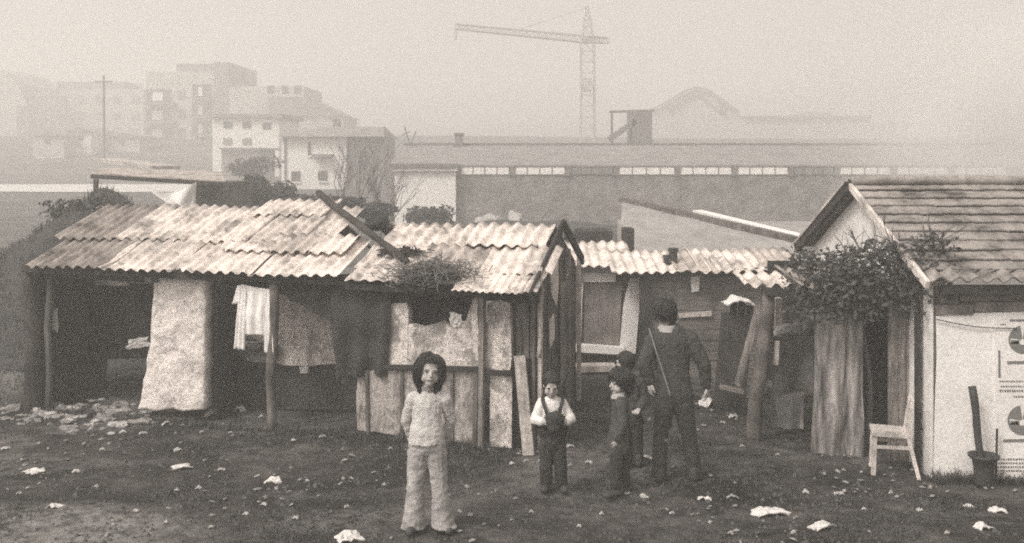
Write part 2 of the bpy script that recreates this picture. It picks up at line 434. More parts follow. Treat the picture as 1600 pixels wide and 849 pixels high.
# left roof: two rows of sheets, the lower one pushed under the upper
roof_row(SH, shack, 44, 545, EV, .62, EZ, plane(.62), 6, ('roof_pale', 'roof_pale', 'roof_mid'), start_dark=1)
roof_row(SH, shack, 92, 512, .42, RV, plane(.42)+.045, RZ+.03, 6, ('roof_pale',), start_dark=1)
roof_row(SH, shack, 345, 540, .18, .60, plane(.18)+.05, plane(.60)+.06, 4, ('roof_pale', 'roof_mid'))
roof_row(SH, shack, 398, 505, 1.1, 1.62, plane(1.1)+.09, RZ+.12, 6, ('roof_pale',))
# back slope, out of sight
for (p0, p1, v0, v1, z0, z1) in ((150, 520, RV-.03, RV+1.2, RZ+.01, 1.8), (585, 868, 1.06, 2.16, 2.24, 1.72)):
    corr(SH, SH.U(p0, v0), SH.U(p1, v0), v0, z0, v1, z1).build('roof_sheet', 'roof_mid', shack, smooth=True)
# right roof: three rows stepping down to the corner
roof_row(SH, shack, 596, 868, .55, 1.09, 2.03, 2.24, 6, ('roof_pale',))
roof_row(SH, shack, 560, 858, 0.0, .60, 1.80, 2.03, 6, ('roof_pale', 'roof_pale', 'roof_mid'))
roof_row(SH, shack, 545, 648, -.26, .06, 1.70, 1.83, 5, ('roof_pale', 'roof_mid'), amp=.012)
roof_row(SH, shack, 712, 836, -.40, .06, 1.665, 1.815, 9, ('roof_pale',), pitch=.075, amp=.009)
# rafters and battens under the eave
bt = MB(); bt.bar(SH.p(SH.U(40, -.1), -.12, 1.70), SH.p(SH.U(545, -.1), -.12, 1.685), .07, .09)
bt.bar(SH.p(SH.U(545, -.1), -.16, 1.64), SH.p(SH.U(836, -.1), -.16, 1.60), .06, .07); bt.build('eave_beam', 'beam_dark', shack)
# walls -----------------------------------------------------------
def wall(pts, v, th, name, mat, rag=0, lab=None):
    m = MB(); SH.poly(m, ragged(pts, rag) if rag else pts, v, th); o = m.build(name, mat, shack)
    if lab: o['label'] = lab
    return o
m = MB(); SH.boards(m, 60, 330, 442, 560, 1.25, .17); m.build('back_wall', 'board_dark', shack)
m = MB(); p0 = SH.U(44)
m.prism([SH.p(p0, 0, -.05), SH.p(p0, 1.4, -.05), SH.p(p0, 1.4, 2.2), SH.p(p0, 0, 1.66)], SH.u*.04); m.build('side_wall', 'board_dark', shack)  # left wall added to keep daylight out of the open shed
m = MB(); m.bar(SH.at(100, 437, 1.15), SH.at(202, 441, 1.15), .05, .10); o = m.build('light_sliver', 'board_pale', shack)  # pale bar stands in for daylight showing through a gap at the wall top
m = MB(); m.prism([SH.p(SH.U(46), 0, 1.60), SH.p(SH.U(222), 0, 1.56), SH.p(SH.U(222), 0, 1.72), SH.p(SH.U(46), 0, 1.74)], SH.n*.05); m.build('lintel', 'board_dark', shack)
pm = MB()
def pier(a, b):
    y = 434+(641-434)*b; xl = 238-24*b*b+3*noise.noise(Vector((b*7, 1, 1))); xr = 321-3*b+2.5*noise.noise(Vector((b*7, 5, 1)))
    p = SH.at(xl+(xr-xl)*a, y+5*noise.noise(Vector((a*5, 3, 8)))*(b > .9), 0)
    return p-SH.n*(.035*noise.noise(Vector((a*3, b*6, 2)))+.015*noise.noise(Vector((a*9, b*20, 4)))-.02*(abs(a-.5)*2)**8)
pm.grid(pier, 30, 60, SH.n*.18); o = pm.build('plaster_pier', 'whitewash', shack, smooth=True); o['label'] = 'whitewashed mud pier with pocked surface'
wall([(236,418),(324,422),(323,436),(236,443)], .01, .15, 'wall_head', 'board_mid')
# recess with the shirt: earth-dark lower wall, worn plaster above
wall([(316,430),(640,430),(640,640),(316,640)], .80, .12, 'recess_wall', 'mud')
wall([(432,460),(470,458),(505,468),(519,500),(527,540),(533,569),(470,572),(400,566),(360,560),(360,462)], .74, .055, 'recess_plaster', 'worn_plaster', 1.5, 'streaked pale plaster with a slanting upper corner')
m = MB(); m.prism([SH.p(SH.U(320), .18, -.05), SH.p(SH.U(320), .82, -.05), SH.p(SH.U(320), .82, 2.0), SH.p(SH.U(320), .18, 1.8)], SH.u*.05); m.build('partition', 'mud', shack)
m = MB(); m.box((0,0,0),(0,0,0)); m = MB(); m.bar(SH.at(326, 533, .62), SH.at(430, 552, .62), .22, .03, up=SH.n); m.build('shelf', 'board_mid', shack)
for nm, a, b, r0, r1, mt in (('post', (52,640,-.02), (47,415,-.02), .11, .095, 'log_dark'), ('post', (74,636,.06), (78,430,.06), .045, .04, 'log'),
        ('post', (424,652,-.06), (428,440,-.06), .055, .05, 'log'), ('post', (331,556,.35), (333,470,.35), .05, .045, 'log'), ('post', (842,560,-.02), (846,418,-.02), .026, .022, 'board_pale')):
    m = MB(); pa, pb = SH.at(*a), SH.at(*b)
    if nm == 'post' and a[1] > 600: pa.z = -.08
    m.log(pa, pb, r0, r1, 10, 9, .03); m.build(nm, mt, shack, smooth=True)
# middle and right of the front
wall([(533,440),(640,446),(640,600),(533,600)], .06, .10, 'front_wall', 'mud')
wall([(606,480),(614,474),(634,474),(638,482),(637,572),(606,573)], -.005, .12, 'plaster_pier', 'worn_plaster', 1.0, 'narrow pale plaster pier beside the dark blanket')
wall([(636,448),(750,455),(750,520),(636,520)], .22, .06, 'opening_shade', 'inside_shade')  # near-black sheet paints the shade within the opening
wall([(637,506),(660,512),(690,503),(705,512),(728,500),(738,470),(746,462),(748,576),(637,573)], 0, .10, 'plaster_panel', 'stained_plaster', 1.5, 'blotched plaster panel under the dark opening')
wall([(762,475),(780,468),(797,474),(799,560),(797,578),(762,578)], 0, .10, 'plaster_panel', 'worn_plaster', 1.0)
wall([(557,582),(600,578),(660,578),(748,580),(746,640),(748,695),(700,690),(650,684),(600,678),(558,672)], -.02, .05, 'skirt_panel', 'limed_boards', 1.6, 'streaked mottled lower wall panel behind the girl')
m = MB()
for px_ in (575, 628, 668, 706):
    pa = SH.at(px_, 690, -.035); pa.z = -.03; m = MB(); m.bar(pa, SH.at(px_+R.uniform(-3,3), 579, -.035), .035, .02, up=SH.n); m.build('batten', 'board_mid', shack)
m = MB(); SH.boards(m, 764, 800, 588, 720, -.015, .30, .03, .01); m.build('skirt_boards', 'stained_plaster', shack)
m = MB(); m.bar(SH.at(598, 573, -.05), SH.at(750, 577, -.05), .05, .045); m.bar(SH.at(750, 579, -.04), SH.at(800, 585, -.04), .05, .04); m.build('rail', 'beam_dark', shack)
m = MB(); pa = SH.at(752, 690, -.06); pa.z = -.05; m.bar(pa, SH.at(754, 462, -.06), .10, .05); m.build('post', 'board_gray', shack)
m = MB(); pa = SH.at(742, 690, -.03); pa.z = -.05; m.bar(pa, SH.at(744, 575, -.03), .05, .05); m.build('post', 'board_mid', shack)
wall([(630,440),(840,456),(840,476),(760,470),(630,462)], .02, .06, 'wall_head', 'board_dark')  # dark strip paints the eave's shade along the wall top
m = MB(); SH.boards(m, 798, 836, 452, 700, .10, .11, .03, .01); m.build('door', 'board_dark', shack)
m = MB(); SH.boards(m, 806, 834, 470, 560, .06, .07, .02, .03); m.build('door_boards', 'board_mid', shack)
# gable end: upright boards with scraps of white card nailed on
GE = Frame(SH.p(SH.U(834), 0, 0), SH.p(SH.U(834), 2.1, 0))
def gtop(s): return (1.70+(2.22-1.70)*s/1.07) if s < 1.07 else (2.22-(s-1.07)/1.05*.48)
gb = MB(); s = 0.0
gU = SH.U(834)
while s < 2.08:
    w = min(R.uniform(.09, .16), 2.1-s); o = R.uniform(-.012, .012); g = .005
    q = lambda v, z, e: SH.p(gU+o+e, v, z)
    gb.hexa([q(s+g,-.05,0), q(s+w-g,-.05,0), q(s+w-g,-.05,-.03), q(s+g,-.05,-.03), q(s+g,gtop(s)-.05,0), q(s+w-g,gtop(s+w)-.05,0), q(s+w-g,gtop(s+w)-.05,-.03), q(s+g,gtop(s)-.05,-.03)])
    s += w
gb.build('gable_wall', 'board_mid', shack)
def gpatch(pts, name, mat, e=.02, th=.012):
    mm = MB(); mm.prism([SH.p(gU+e, v, z) for v, z in pts], SH.u*th); return mm.build(name, mat, shack)
gpatch(ragged([(.62,1.72),(.80,1.90),(.98,2.1),(1.02,1.55),(.92,1.35),(.70,1.48)], .02, .1), 'gable_card', 'roof_pale')
gpatch(ragged([(.55,1.25),(.78,1.28),(.80,1.0),(.60,.92)], .02, .1), 'gable_card', 'roof_pale', .023)
gpatch(ragged([(1.10,1.6),(1.5,1.55),(1.5,.5),(1.12,.4)], .015, .2), 'gable_card', 'board_gray', .026)
for (v, zt, w, mt) in ((.08, 1.62, .07, 'board_pale'), (1.45, 1.95, .09, 'board_gray'), (2.06, 1.85, .09, 'board_pale')):
    mm = MB(); mm.bar(SH.p(gU+.05, v, -.05), SH.p(gU+.05, v, zt), w, .04, up=SH.u); mm.build('gable_post', mt, shack)
for a, b in (((-.42, 1.63), (1.08, 2.27)), ((1.08, 2.27), (2.18, 1.74))):
    mm = MB(); mm.bar(SH.p(gU+.075, *a), SH.p(gU+.075, *b), .03, .11, up=(0,0,1)); mm.build('barge_board', 'beam_dark', shack)

# things on and around the shack
m = MB(); pa, pb = SH.at(498, 327, 1.5), SH.at(636, 414, .0)
pa.z = RZ+.22; pb = SH.p(SH.U(636, 0), -.02, 1.90); pa = SH.p(SH.U(498, 1.5), 1.5, RZ+.22)
m.log(pa, pb, .045, .04, 8, 8, .02); solo(m, 'pole', 'log_dark', 'dark wooden pole lying slantwise down the corrugated roof of the long shack', 'pole', (pa+pb)/2, smooth=True)
m = MB(); c = SH.p(SH.U(587, .85), .85, plane(.85)+.10); m.blob(c, (.14,.11,.09), 3, .5, 1.8, 4); m.blob(c+V(.09,.02,.03), (.08,.08,.06), 2, .4, 2, 9)
solo(m, 'bundle', 'dark_cloth', 'small dark bundle lying on the roof beside the slanting pole', 'bundle', c-V(0,0,.1))
st = MB(); c = SH.p(SH.U(678, -.1), -.12, 1.80)
for i in range(900):
    q = c+SH.u*R.gauss(0, .20)+SH.n*R.gauss(0, .13)+V(0,0,R.gauss(0,.05)); d = V(R.gauss(0,1), R.gauss(0,.7), R.gauss(0,.4)).normalized()*R.uniform(.05,.13)
    st.bar(q-d, q+d, .008, .006)
solo(st, 'straw_heap', 'straw', 'tangle of dry straw spilling over the eave of the shack roof', 'straw', c-V(0,0,.12))
st = MB(); c = SH.p(SH.U(610, .35), .35, 1.97)
for i in range(160):
    q = c+SH.u*R.gauss(.15, .14)+SH.n*R.gauss(0, .06)+V(0,0,R.gauss(0,.02)); d = V(R.gauss(0,1), R.gauss(0,.7), R.gauss(0,.4)).normalized()*R.uniform(.03,.08)
    st.bar(q-d, q+d, .012, .01)
solo(st, 'twigs', 'log_dark', 'handful of dark twigs caught on the roof sheets right of the pole', 'twigs', c-V(0,0,.05))
# plank leaning on the door
m = MB(); pa, pb = SH.at(826, 700, -.16), SH.at(812, 556, -.04); pa.z = -.03; m.bar(pa, pb, .12, .03, up=SH.n)
solo(m, 'plank', 'board_pale', 'pale plank leaning against the dark door at the corner of the long shack', 'plank', pa)
# clothesline + shirt
m = MB(); a, b = SH.at(322, 438, -.06), SH.at(427, 456, -.06)
m.tube([a.lerp(b, i/10)-V(0,0,.03*math.sin(PI*i/10)) for i in range(11)], .006, 5)
solo(m, 'clothesline', 'twig', 'thin clothesline stretched between the whitewashed pier and the log post', 'clothesline', (a+b)/2)
hang = -.09
def shirt_grid(tl, tr, bl, br, amp, seed, nu=22, nv=26, th=.012, sag=0):
    m = MB(); P = [SH.at(x, y, hang) for x, y in (tl, tr, bl, br)]
    def fn(a, b):
        p = P[0].lerp(P[1], a).lerp(P[2].lerp(P[3], a), b)
        f = amp*(math.sin(a*17+seed+b*2.2)*.55+noise.noise(Vector((a*5, b*2.5, seed)))*1.3)*min(1, .25+b*1.5)
        return p-SH.n*(f)-V(0,0,sag*math.sin(PI*a)*(1-b))
    m.grid(fn, nu, nv, SH.n*th); return m
ta = SH.at(395, 450, hang)
sh = thing('shirt', 'pale long sleeved shirt hung from the clothesline by the log post', 'shirt', ta)
shirt_grid((377,444),(423,452),(380,524),(420,524), .022, 1, sag=.01).build('torso', 'shirt', sh, smooth=True)
shirt_grid((373,446),(385,448),(366,545),(382,548), .018, 5, 10).build('sleeve', 'shirt', sh, smooth=True)
shirt_grid((414,452),(424,454),(412,552),(428,553), .018, 8, 10).build('sleeve', 'shirt', sh, smooth=True)
shirt_grid((371,446),(377,446),(362,476),(374,474), .010, 3, 6, 8).build('collar_flap', 'shirt', sh, smooth=True)
# basin on the shelf
c = SH.at(402, 548, .62); m = MB(); c.z += .02
prof = [(.02,0),(.10,0),(.15,.07),(.18,.11),(.19,.112),(.185,.12),(.145,.075),(.095,.012),(.001,.012)]
m.grid(lambda a, b: c+V(math.cos(a*2*PI)*prof[int(round(b*8))][0], math.sin(a*2*PI)*prof[int(round(b*8))][0], prof[int(round(b*8))][1]), 24, 8)
solo(m, 'basin', 'paper_dim', 'round pale basin on the shelf below the hanging shirt', 'basin', c, smooth=True)
# dark blanket
bl = MB(); A = [SH.at(x, y, -.05) for x, y in ((515,440),(612,447),(527,590),(604,586))]
def blank(a, b):
    p = A[0].lerp(A[1], a).lerp(A[2].lerp(A[3], a), b)
    return p-SH.n*(.035*math.sin(a*15+b)*(.3+b)+.05*noise.noise(Vector((a*4, b*4, 1))))-V(0,0,.04*noise.noise(Vector((a*6, 0, 3)))*b)
bl.grid(blank, 36, 30, SH.n*.02)
solo(bl, 'blanket', 'coarse_net', 'dark coarse blanket hanging under the eave left of the narrow plaster pier', 'blanket', SH.at(560, 440, -.05))
ag = MB(); A2 = [SH.at(x, y, .05) for x, y in ((430,436),(520,440),(455,470),(520,505))]
ag.grid(lambda a, b: A2[0].lerp(A2[1], a).lerp(A2[2].lerp(A2[3], a), b)-SH.n*(.03*math.sin(a*12+2*b)), 20, 12, SH.n*.02)
solo(ag, 'blanket', 'coarse_net', 'dark sheet standing in for eave shade right of the log post', 'blanket', SH.at(480, 440, .05))  # sheet added as the eave's shadow, lower edge along its slanting boundary
# pale rags
def rag(px, py, w, h, label, Y=None, name='rag', mat='paper', cat='rag', group=None, z=None, fr=None, v=0, seed=0):
    c = fr.at(px, py, v) if fr else (W(px, py, Y) if Y else G(px, py)); s = c.y/F
    if z is not None: c.z = z
    m = MB(); sd = seed or R.random()*99; ww, hh = w*s, h*s
    wall_ = fr is not None or Y
    def fn(a, b):
        x = (a-.5)*ww*(1+.3*noise.noise(Vector((b*3, sd, 1)))); y = (b-.5)*hh*(1+.3*noise.noise(Vector((a*3, sd, 2))))
        k = .22*min(ww, hh if wall_ else ww)*noise.noise(Vector((a*3.3, b*3.3, sd)))
        if wall_: return c+V(x, -abs(k), y+.2*x*math.sin(sd))
        an = sd; return c+V(x*math.cos(an)-y*math.sin(an), x*math.sin(an)+y*math.cos(an), abs(k)*1.6+.012)
    m.grid(fn, 8, 8, V(0,.006,0) if wall_ else V(0,0,-.006)); return solo(m, name, mat, label, cat, c, group, smooth=False)
rag(216, 536, 34, 16, 'pale rag stuck to the left edge of the whitewashed pier in the dark open end', fr=SH, v=-.01, mat='paper_soiled')
rag(86, 500, 9, 34, 'dim pale rag on the inner post of the dark open end', fr=SH, v=.12, mat='paper_dim')
rag(712, 500, 18, 22, 'pale cloth stuffed in the dark opening of the plaster wall', fr=SH, v=-.02)
rag(475, 578, 14, 10, 'small pale cloth lying on the ledge below the streaked plaster', fr=SH, v=.66)

# ------------------------------------------------------------------ house at the right
HY = 9.43
HF = Frame((3.97, HY, 0), (8, HY, 0))
house = thing('house', 'low house with tiled roof, white gable and printed white wall at the right', 'house', (4.0, HY, 0))
XG, XR, YE, ZE, YR, ZR, YB = 3.86, 8.2, 9.20, 1.865, 11.3, 2.72, 13.35
rt = MB(); n = 11; sl = math.atan2(ZR-ZE, YR-YE)
for i in range(n):
    a, b = i/n, (i+1)/n+.02
    y0, y1 = YE+(YR-YE)*a, YE+(YR-YE)*min(b, 1.0); z0, z1 = ZE+(ZR-ZE)*a, ZE+(ZR-ZE)*min(b, 1.0)
    ph = R.uniform(-.012, .012); sdd = R.random()*30
    nu = int((XR-XG)/.165*8)
    def fn(p, q, y0=y0, y1=y1, z0=z0, z1=z1, ph=ph, sdd=sdd, lo=(i == 0)):
        x = XG+(XR-XG)*p; w = (.026 if lo else .0022)*math.cos(2*PI*(x+ph)/.165)+.034*(1-q)+.010*noise.noise(Vector((x*1.3, sdd, q)))
        tl = (math.sin(math.floor(x/.24)*12.9898+sdd)*43758.5453) % 1-.5
        w += .010*tl*(1-q); yy = y0+(y1-y0)*q-(1-q)*(.028*tl+.03*noise.noise(Vector((x*.7, sdd, 2))))
        return Vector((x, yy-math.sin(sl)*w, z0+(z1-z0)*q+math.cos(sl)*w-(1-q)*(.012*tl)))
    rt.grid(fn, nu, 2, V(0, .006, -.014))
rt.build('roof_tiles', 'tile', house, smooth=False)
m = MB(); m.hexa([(XG,YR,ZR-.03),(XR,YR,ZR-.03),(XR,YB,ZE-.03),(XG,YB,ZE-.03),(XG,YR,ZR+.03),(XR,YR,ZR+.03),(XR,YB,ZE+.03),(XG,YB,ZE+.03)]); m.build('back_roof', 'tile', house)
m = MB(); m.log((XG-.01, YR, ZR+.045), (XR, YR, ZR+.05), .05, .05, 8, 24, .015, .3); m.build('ridge', 'tile', house, smooth=True)
m = MB(); m.prism([(3.97,HY+.02,-.05),(3.97,13.1,-.05),(3.97,13.1,ZE),(3.97,YR,ZR-.06),(3.97,HY+.02,ZE+.02)], (.14,0,0)); m.build('gable_wall', 'render_white', house)
m = MB(); m.bar((XG-.02,YE,ZE-.02),(XG-.02,YR,ZR-.02),.04,.07); m.build('barge_board', 'white_paint', house)
m = MB(); m.bar((XG-.03,YB+.05,ZE-.05),(XG-.03,YR-.0,ZR-.0),.06,.13); o = m.build('barge_board', 'board_dark', house); o['label'] = 'heavy dark board along the rear edge of the gable'
m = MB(); m.bar((XG-.065,YB+.05,ZE-.0),(XG-.065,YR,ZR+.05),.03,.035); m.build('verge_strip', 'board_pale', house)
m = MB(); m.box((4.0, HY, -.05), (8.1, HY+.12, 1.80)); m.build('front_wall', 'board_mid', house)
m = MB(); m.bar((4.0, YE+.07, ZE-.07), (8.1, YE+.07, ZE-.07), .06, .08); m.build('eave_beam', 'beam_dark', house)
# row of pale planks under the eave
pb = MB()
for (x0, x1, y0, y1) in ((1463,1497,449,474),(1499,1584,447,470),(1587,1700,446,468),(1463,1520,476,492),(1522,1640,472,487),(1642,1720,470,486)):
    a, b = W(x0, y1, HY-.02), W(x1, y0, HY-.02); e = R.uniform(0, .012)
    pb.box((a.x, HY-.03-e, a.z), (b.x, HY-.002, b.z))
pb.build('planks', 'sheet_gray', house)
# white card sheets nailed over the wall
pn = []
for k, pts in enumerate((((1463,494),(1510,490),(1556,488),(1558,620),(1560,752),(1459,752),(1461,640),(1464,560)), ((1553,489),(1640,486),(1700,485),(1704,760),(1556,756),(1555,620)))):
    mm = MB(); mm.prism([W(x, y, HY-.02-.012*k) for x, y in pts], (0, .010, 0)); pn.append(mm.build('wall_sheet', 'white_card', house))
m = MB(); yk = HY-.0365
def mark(pts): m.prism([W(x, y, yk) for x, y in pts], (0, .003, 0))
def roundel(cx, cy, r):
    def arc(a0, a1, r0, r1, n=14):
        A = [math.radians(a0+(a1-a0)*i/n) for i in range(n+1)]
        return [(cx+r1*math.cos(a), cy-r1*math.sin(a)) for a in A]+[(cx+r0*math.cos(a), cy-r0*math.sin(a)) for a in reversed(A)]
    mark(arc(100, 172, .10*r, r)); mark(arc(8, 80, .10*r, r))               # two upper lobes
    mark(arc(194, 346, .36*r, r)); mark(arc(172, 196, .88*r, r)); mark(arc(-16, 8, .88*r, r))
    for s in (-1, 1): mark([(cx+s*.82*r, cy+.03*r), (cx+s*.22*r, cy+.03*r), (cx+s*.22*r, cy+.30*r), (cx+s*.82*r, cy+.30*r)])
for cy, r in ((531, 22), (657, 23.5)): roundel(1598, cy, r); m.build('printed_roundel', 'ink', pn[1]); m = MB()
for x0, x1, y, h in ((1578,1640,501,3.2),(1574,1642,567,4.5),(1568,1646,689,4.5)): mark([(x0,y+h/2),(x1,y+h/2-1),(x1,y-h/2-1),(x0,y-h/2)]); m.build('printed_bar', 'ink', pn[1]); m = MB()
mark([(1560,590),(1563.5,590),(1563,548),(1560,548)]); m.build('printed_bar', 'ink', pn[1]); m = MB()
for row, (y, x0, h) in enumerate(((596,1562,2.2),(604,1564,2.2),(611,1562,3.4),(620,1584,2.6),(718,1560,2.6),(724,1560,2.6),(730,1559,2.6),(736,1559,2.6),(507,1563,2))):
    x = x0
    while x < (1572 if row == 8 else 1640):
        w = R.uniform(1.2, 3.2); mark([(x,y+h/2),(x+w,y+h/2),(x+w,y-h/2),(x,y-h/2)]); x += w+R.uniform(1.0, 2.0)
    m.build('printed_lettering', 'steel_gray', pn[1]); m = MB()
m = MB(); a, b = W(1463, 499, HY-.05), W(1590, 513, HY-.05)
m.tube([a.lerp(b, i/12)-V(0,0,.028*math.sin(PI*i/12)) for i in range(13)], .005, 5); solo(m, 'wire', 'twig', 'thin dark wire sagging across the top of the white printed sheets', 'wire', (a+b)/2)
# narrow rack of slanting boards between the post and the white wall
rk = thing('rack', 'narrow dark rack holding slanting pale boards beside the white printed wall', 'rack', (3.93, 9.62, 0))
for x0, x1 in ((1431,1436),(1456,1461)):
    m = MB(); a, b = W(x0, 480, 9.62), W(x1, 470, 9.62); m.box((a.x, 9.58, -.03), (b.x, 9.66, a.z+.25)); m.build('upright', 'board_dark', rk)
m = MB(); a, b = W(1430, 470, 9.9), W(1464, 470, 9.9); m.box((a.x, 9.9, -.03), (b.x, 9.93, 1.75)); m.build('back_panel', 'beam_dark', rk)
for (x0,y0,x1,y1,w,mt) in ((1434,585,1458,600,.10,'board_gray'),(1434,622,1457,640,.10,'board_pale'),(1437,655,1455,720,.12,'board_pale'),(1440,560,1460,566,.06,'board_mid'),(1436,688,1452,745,.08,'board_gray')):
    m = MB(); m.bar(W(x0,y0,9.68), W(x1,y1,9.60), .03, w, up=(0,1,0)); m.build('board', mt, rk)
m = MB(); m.prism([W(x,y,9.64) for x,y in ((1436,470),(1453,468),(1454,545),(1438,548))], (0,.02,0)); m.build('board', 'board_pale', rk)

# ------------------------------------------------------------------ lean-to porch
LF = Frame((2.2, 10.3, 0), (4, 10.3, 0))
porch = thing('porch', 'rough lean-to porch of boards and trunk posts beneath the leafy vine', 'porch', (3.0, 10.4, 0))
def wl(pts, Y, th, name, mat, par=porch, rag=0):
    mm = MB(); mm.prism([W(x, y, Y) for x, y in (ragged(pts, rag) if rag else pts)], (0, th, 0)); return mm.build(name, mat, par)
PF = Frame((2.2, 10.5, 0), (4, 10.5, 0))
roof_row(PF, porch, 1172, 1345, 0, .62, 1.66, 1.72, 5, ('roof_pale',), pitch=.15, amp=.03)
roof_row(PF, porch, 1262, 1460, -.5, .6, 1.72, 1.80, 5, ('roof_old',))
m = MB(); a, b = W(1178, 694, 10.6), W(1199, 452, 10.6); a.z = -.06; m.log(a, b, .085, .070, 11, 10, .03, .3); o = m.build('trunk_post', 'log', porch, smooth=True)
m = MB(); m.bar(W(1152, 602, 10.72), W(1188, 470, 10.72), .03, .17, up=(0,1,0)); m.build('brace', 'board_gray', porch)
m = MB(); m.bar(W(1212, 570, 10.62), W(1214, 533, 10.62), .05, .03, up=(0,1,0)); m.build('batten', 'board_pale', porch)
m = MB()
for i in range(9):
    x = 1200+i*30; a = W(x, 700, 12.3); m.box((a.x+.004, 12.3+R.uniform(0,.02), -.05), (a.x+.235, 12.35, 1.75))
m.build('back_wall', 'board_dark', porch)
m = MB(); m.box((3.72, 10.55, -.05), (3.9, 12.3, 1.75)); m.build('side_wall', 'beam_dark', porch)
pc = MB()
for x0, x1, e in ((1389,1403,0),(1404,1416,.01),(1417,1427,-.004),(1427,1436,.03)):
    a, b = W(x0, 445, 9.95), W(x1, 445, 9.95); pc.box((a.x, 9.95+e, -.05), (b.x, 9.98+e, 1.78))
o = pc.build('board_column', 'board_gray', porch)
m = MB(); a, b = W(1343, 490, 10.5), W(1395, 740, 10.5); m.box((a.x, 10.52, -.05), (b.x, 10.56, 1.8)); m.build('doorway', 'inside_shade', porch)  # solid near-black panel stands in for the unlit interior
m = MB(); m.bar(W(1268, 470, 10.15), W(1440, 462, 10.15), .07, .09); m.bar(W(1195, 455, 10.5), W(1290, 462, 10.4), .06, .08); m.build('lintel', 'beam_dark', porch)
wl(((1216,610),(1270,612),(1270,618),(1216,618)), 10.9, .5, 'bench_top', 'board_mid')
# hangings and clutter in the porch
cl = MB(); P = [W(x, y, 10.1) for x, y in ((1277,490),(1347,492),(1266,714),(1349,716))]
cl.grid(lambda a, b: P[0].lerp(P[1], a).lerp(P[2].lerp(P[3], a), b)+V(0, -.022*math.sin(a*13+1.5*b+2*noise.noise(Vector((a*3,b*1.5,6))))*(.3+b*.8)-.06*noise.noise(Vector((a*3,b*3,2)))-.02*noise.noise(Vector((a*11,b*5,2))), .03*noise.noise(Vector((a*5, 1, 4)))*b), 40, 34, V(0,.012,0))
k = NT('hanging_cloth'); vv = k.mapping((7,7,.8)); aa = k.noise(vv, 1.6, 7, .7, .5); b2 = k.noise(k.mapping((1,1,1)), 40, 4, .8)
cc = k.mix(.5, k.ramp(aa, [(.34, gray(.10)), (.5, gray(.24)), (.66, gray(.48))]), k.ramp(b2, [(.3, gray(.3)), (.7, gray(1.2))]), 'MULTIPLY'); k.bump(b2, .5, .01); M['hanging_cloth'] = k.out(cc)
solo(cl, 'hanging_sheet', 'hanging_cloth', 'large worn gray sheet hanging to the ground left of the dark doorway', 'sheet', W(1308, 490, 10.1))
def hang_cloth(x0, x1, y0, y1, Y, mat, label, name='blanket', cat='blanket', amp=.03, fold=9):
    c = MB(); P = [W(x0,y0,Y), W(x1,y0+R.uniform(-3,3),Y), W(x0+R.uniform(-3,3),y1,Y), W(x1,y1+R.uniform(-5,5),Y)]; s = R.random()*9
    c.grid(lambda a, b: P[0].lerp(P[1], a).lerp(P[2].lerp(P[3], a), b)+V(0, -amp*math.sin(a*fold+s+b)*(.4+b*.6)-amp*noise.noise(Vector((a*4, b*3, s))), 0), 22, 16, V(0,.012,0))
    return solo(c, name, mat, label, cat, (P[0]+P[1])/2)
plain('cloth_mid', .13, .5, 12, fine=60); plain('cloth_gray', .22, .5, 10, fine=60)
hang_cloth(1206, 1270, 528, 612, 10.95, 'cloth_mid', 'dull striped blanket hanging behind the trunk post of the porch')
hang_cloth(1204, 1256, 616, 668, 10.9, 'cloth_gray', 'gray cloth draped low beneath the porch bench')
m = MB(); a = W(1212, 516, 11.3); m.box((a.x, 11.3, a.z), (a.x+.075, 11.4, a.z+.36)); solo(m, 'panel', 'board_pale', 'short pale upright board at the back of the porch right of the trunk post', 'board', a)
m = MB(); a = W(1205, 530, 11.2); m.box((a.x, 11.1, a.z-.03), (a.x+.62, 11.4, a.z)); m.build('shelf', 'board_mid', porch)
for i, (x, y, r, mt, lb) in enumerate(((1226,520,.10,'paper_dim','rounded pale bundle of cloth at the left end of the porch shelf'), (1250,517,.12,'cloth_gray','larger gray bundle of cloth at the right end of the porch shelf'))):
    c = W(x, y, 11.2); m = MB(); m.blob(c, (r*1.3, r, r*.75), 3, .35, 2, i+3); m.blob(c+V(.03,0,.06), (r, r*.8, r*.45), 2, .3, 2, i+9); solo(m, 'cloth_bundle', mt, lb, 'bundle', c-V(0,0,.08))
# dark planks standing left of the trunk, pale rag on top
m = MB()
for i, (x0, x1, y0) in enumerate(((1122,1134,488),(1136,1147,474),(1149,1160,470),(1161,1172,478))):
    a, b = W(x0-8, 612, 11.9), W(x1-8, 612, 11.9); c, d = W(x0+6, y0, 12.2), W(x1+6, y0, 12.2)
    m.hexa([(a.x,a.y,-.03),(b.x,b.y,-.03),(b.x,b.y+.03,-.03),(a.x,a.y+.03,-.03),tuple(c),tuple(d),(d.x,d.y+.03,d.z),(c.x,c.y+.03,c.z)])
m.build('plank_screen', 'board_dark', porch)
m = MB(); c = W(1153, 480, 12.12); m.grid(lambda a, b: c+V((a-.5)*.34, (b-.5)*.3, .05+.06*math.sin(a*PI)*1.0+.05*noise.noise(Vector((a*4,b*4,1)))), 12, 8, V(0,0,-.012))
solo(m, 'rag', 'paper', 'pale rag laid over the top of the dark planks left of the trunk post', 'rag', c)
m = MB(); a, b = W(1126, 604, 11.6), W(1160, 612, 11.6); m.bar(a, b, .12, .04); solo(m, 'plank', 'board_gray', 'short gray plank lying low at the foot of the dark standing planks', 'plank', a)

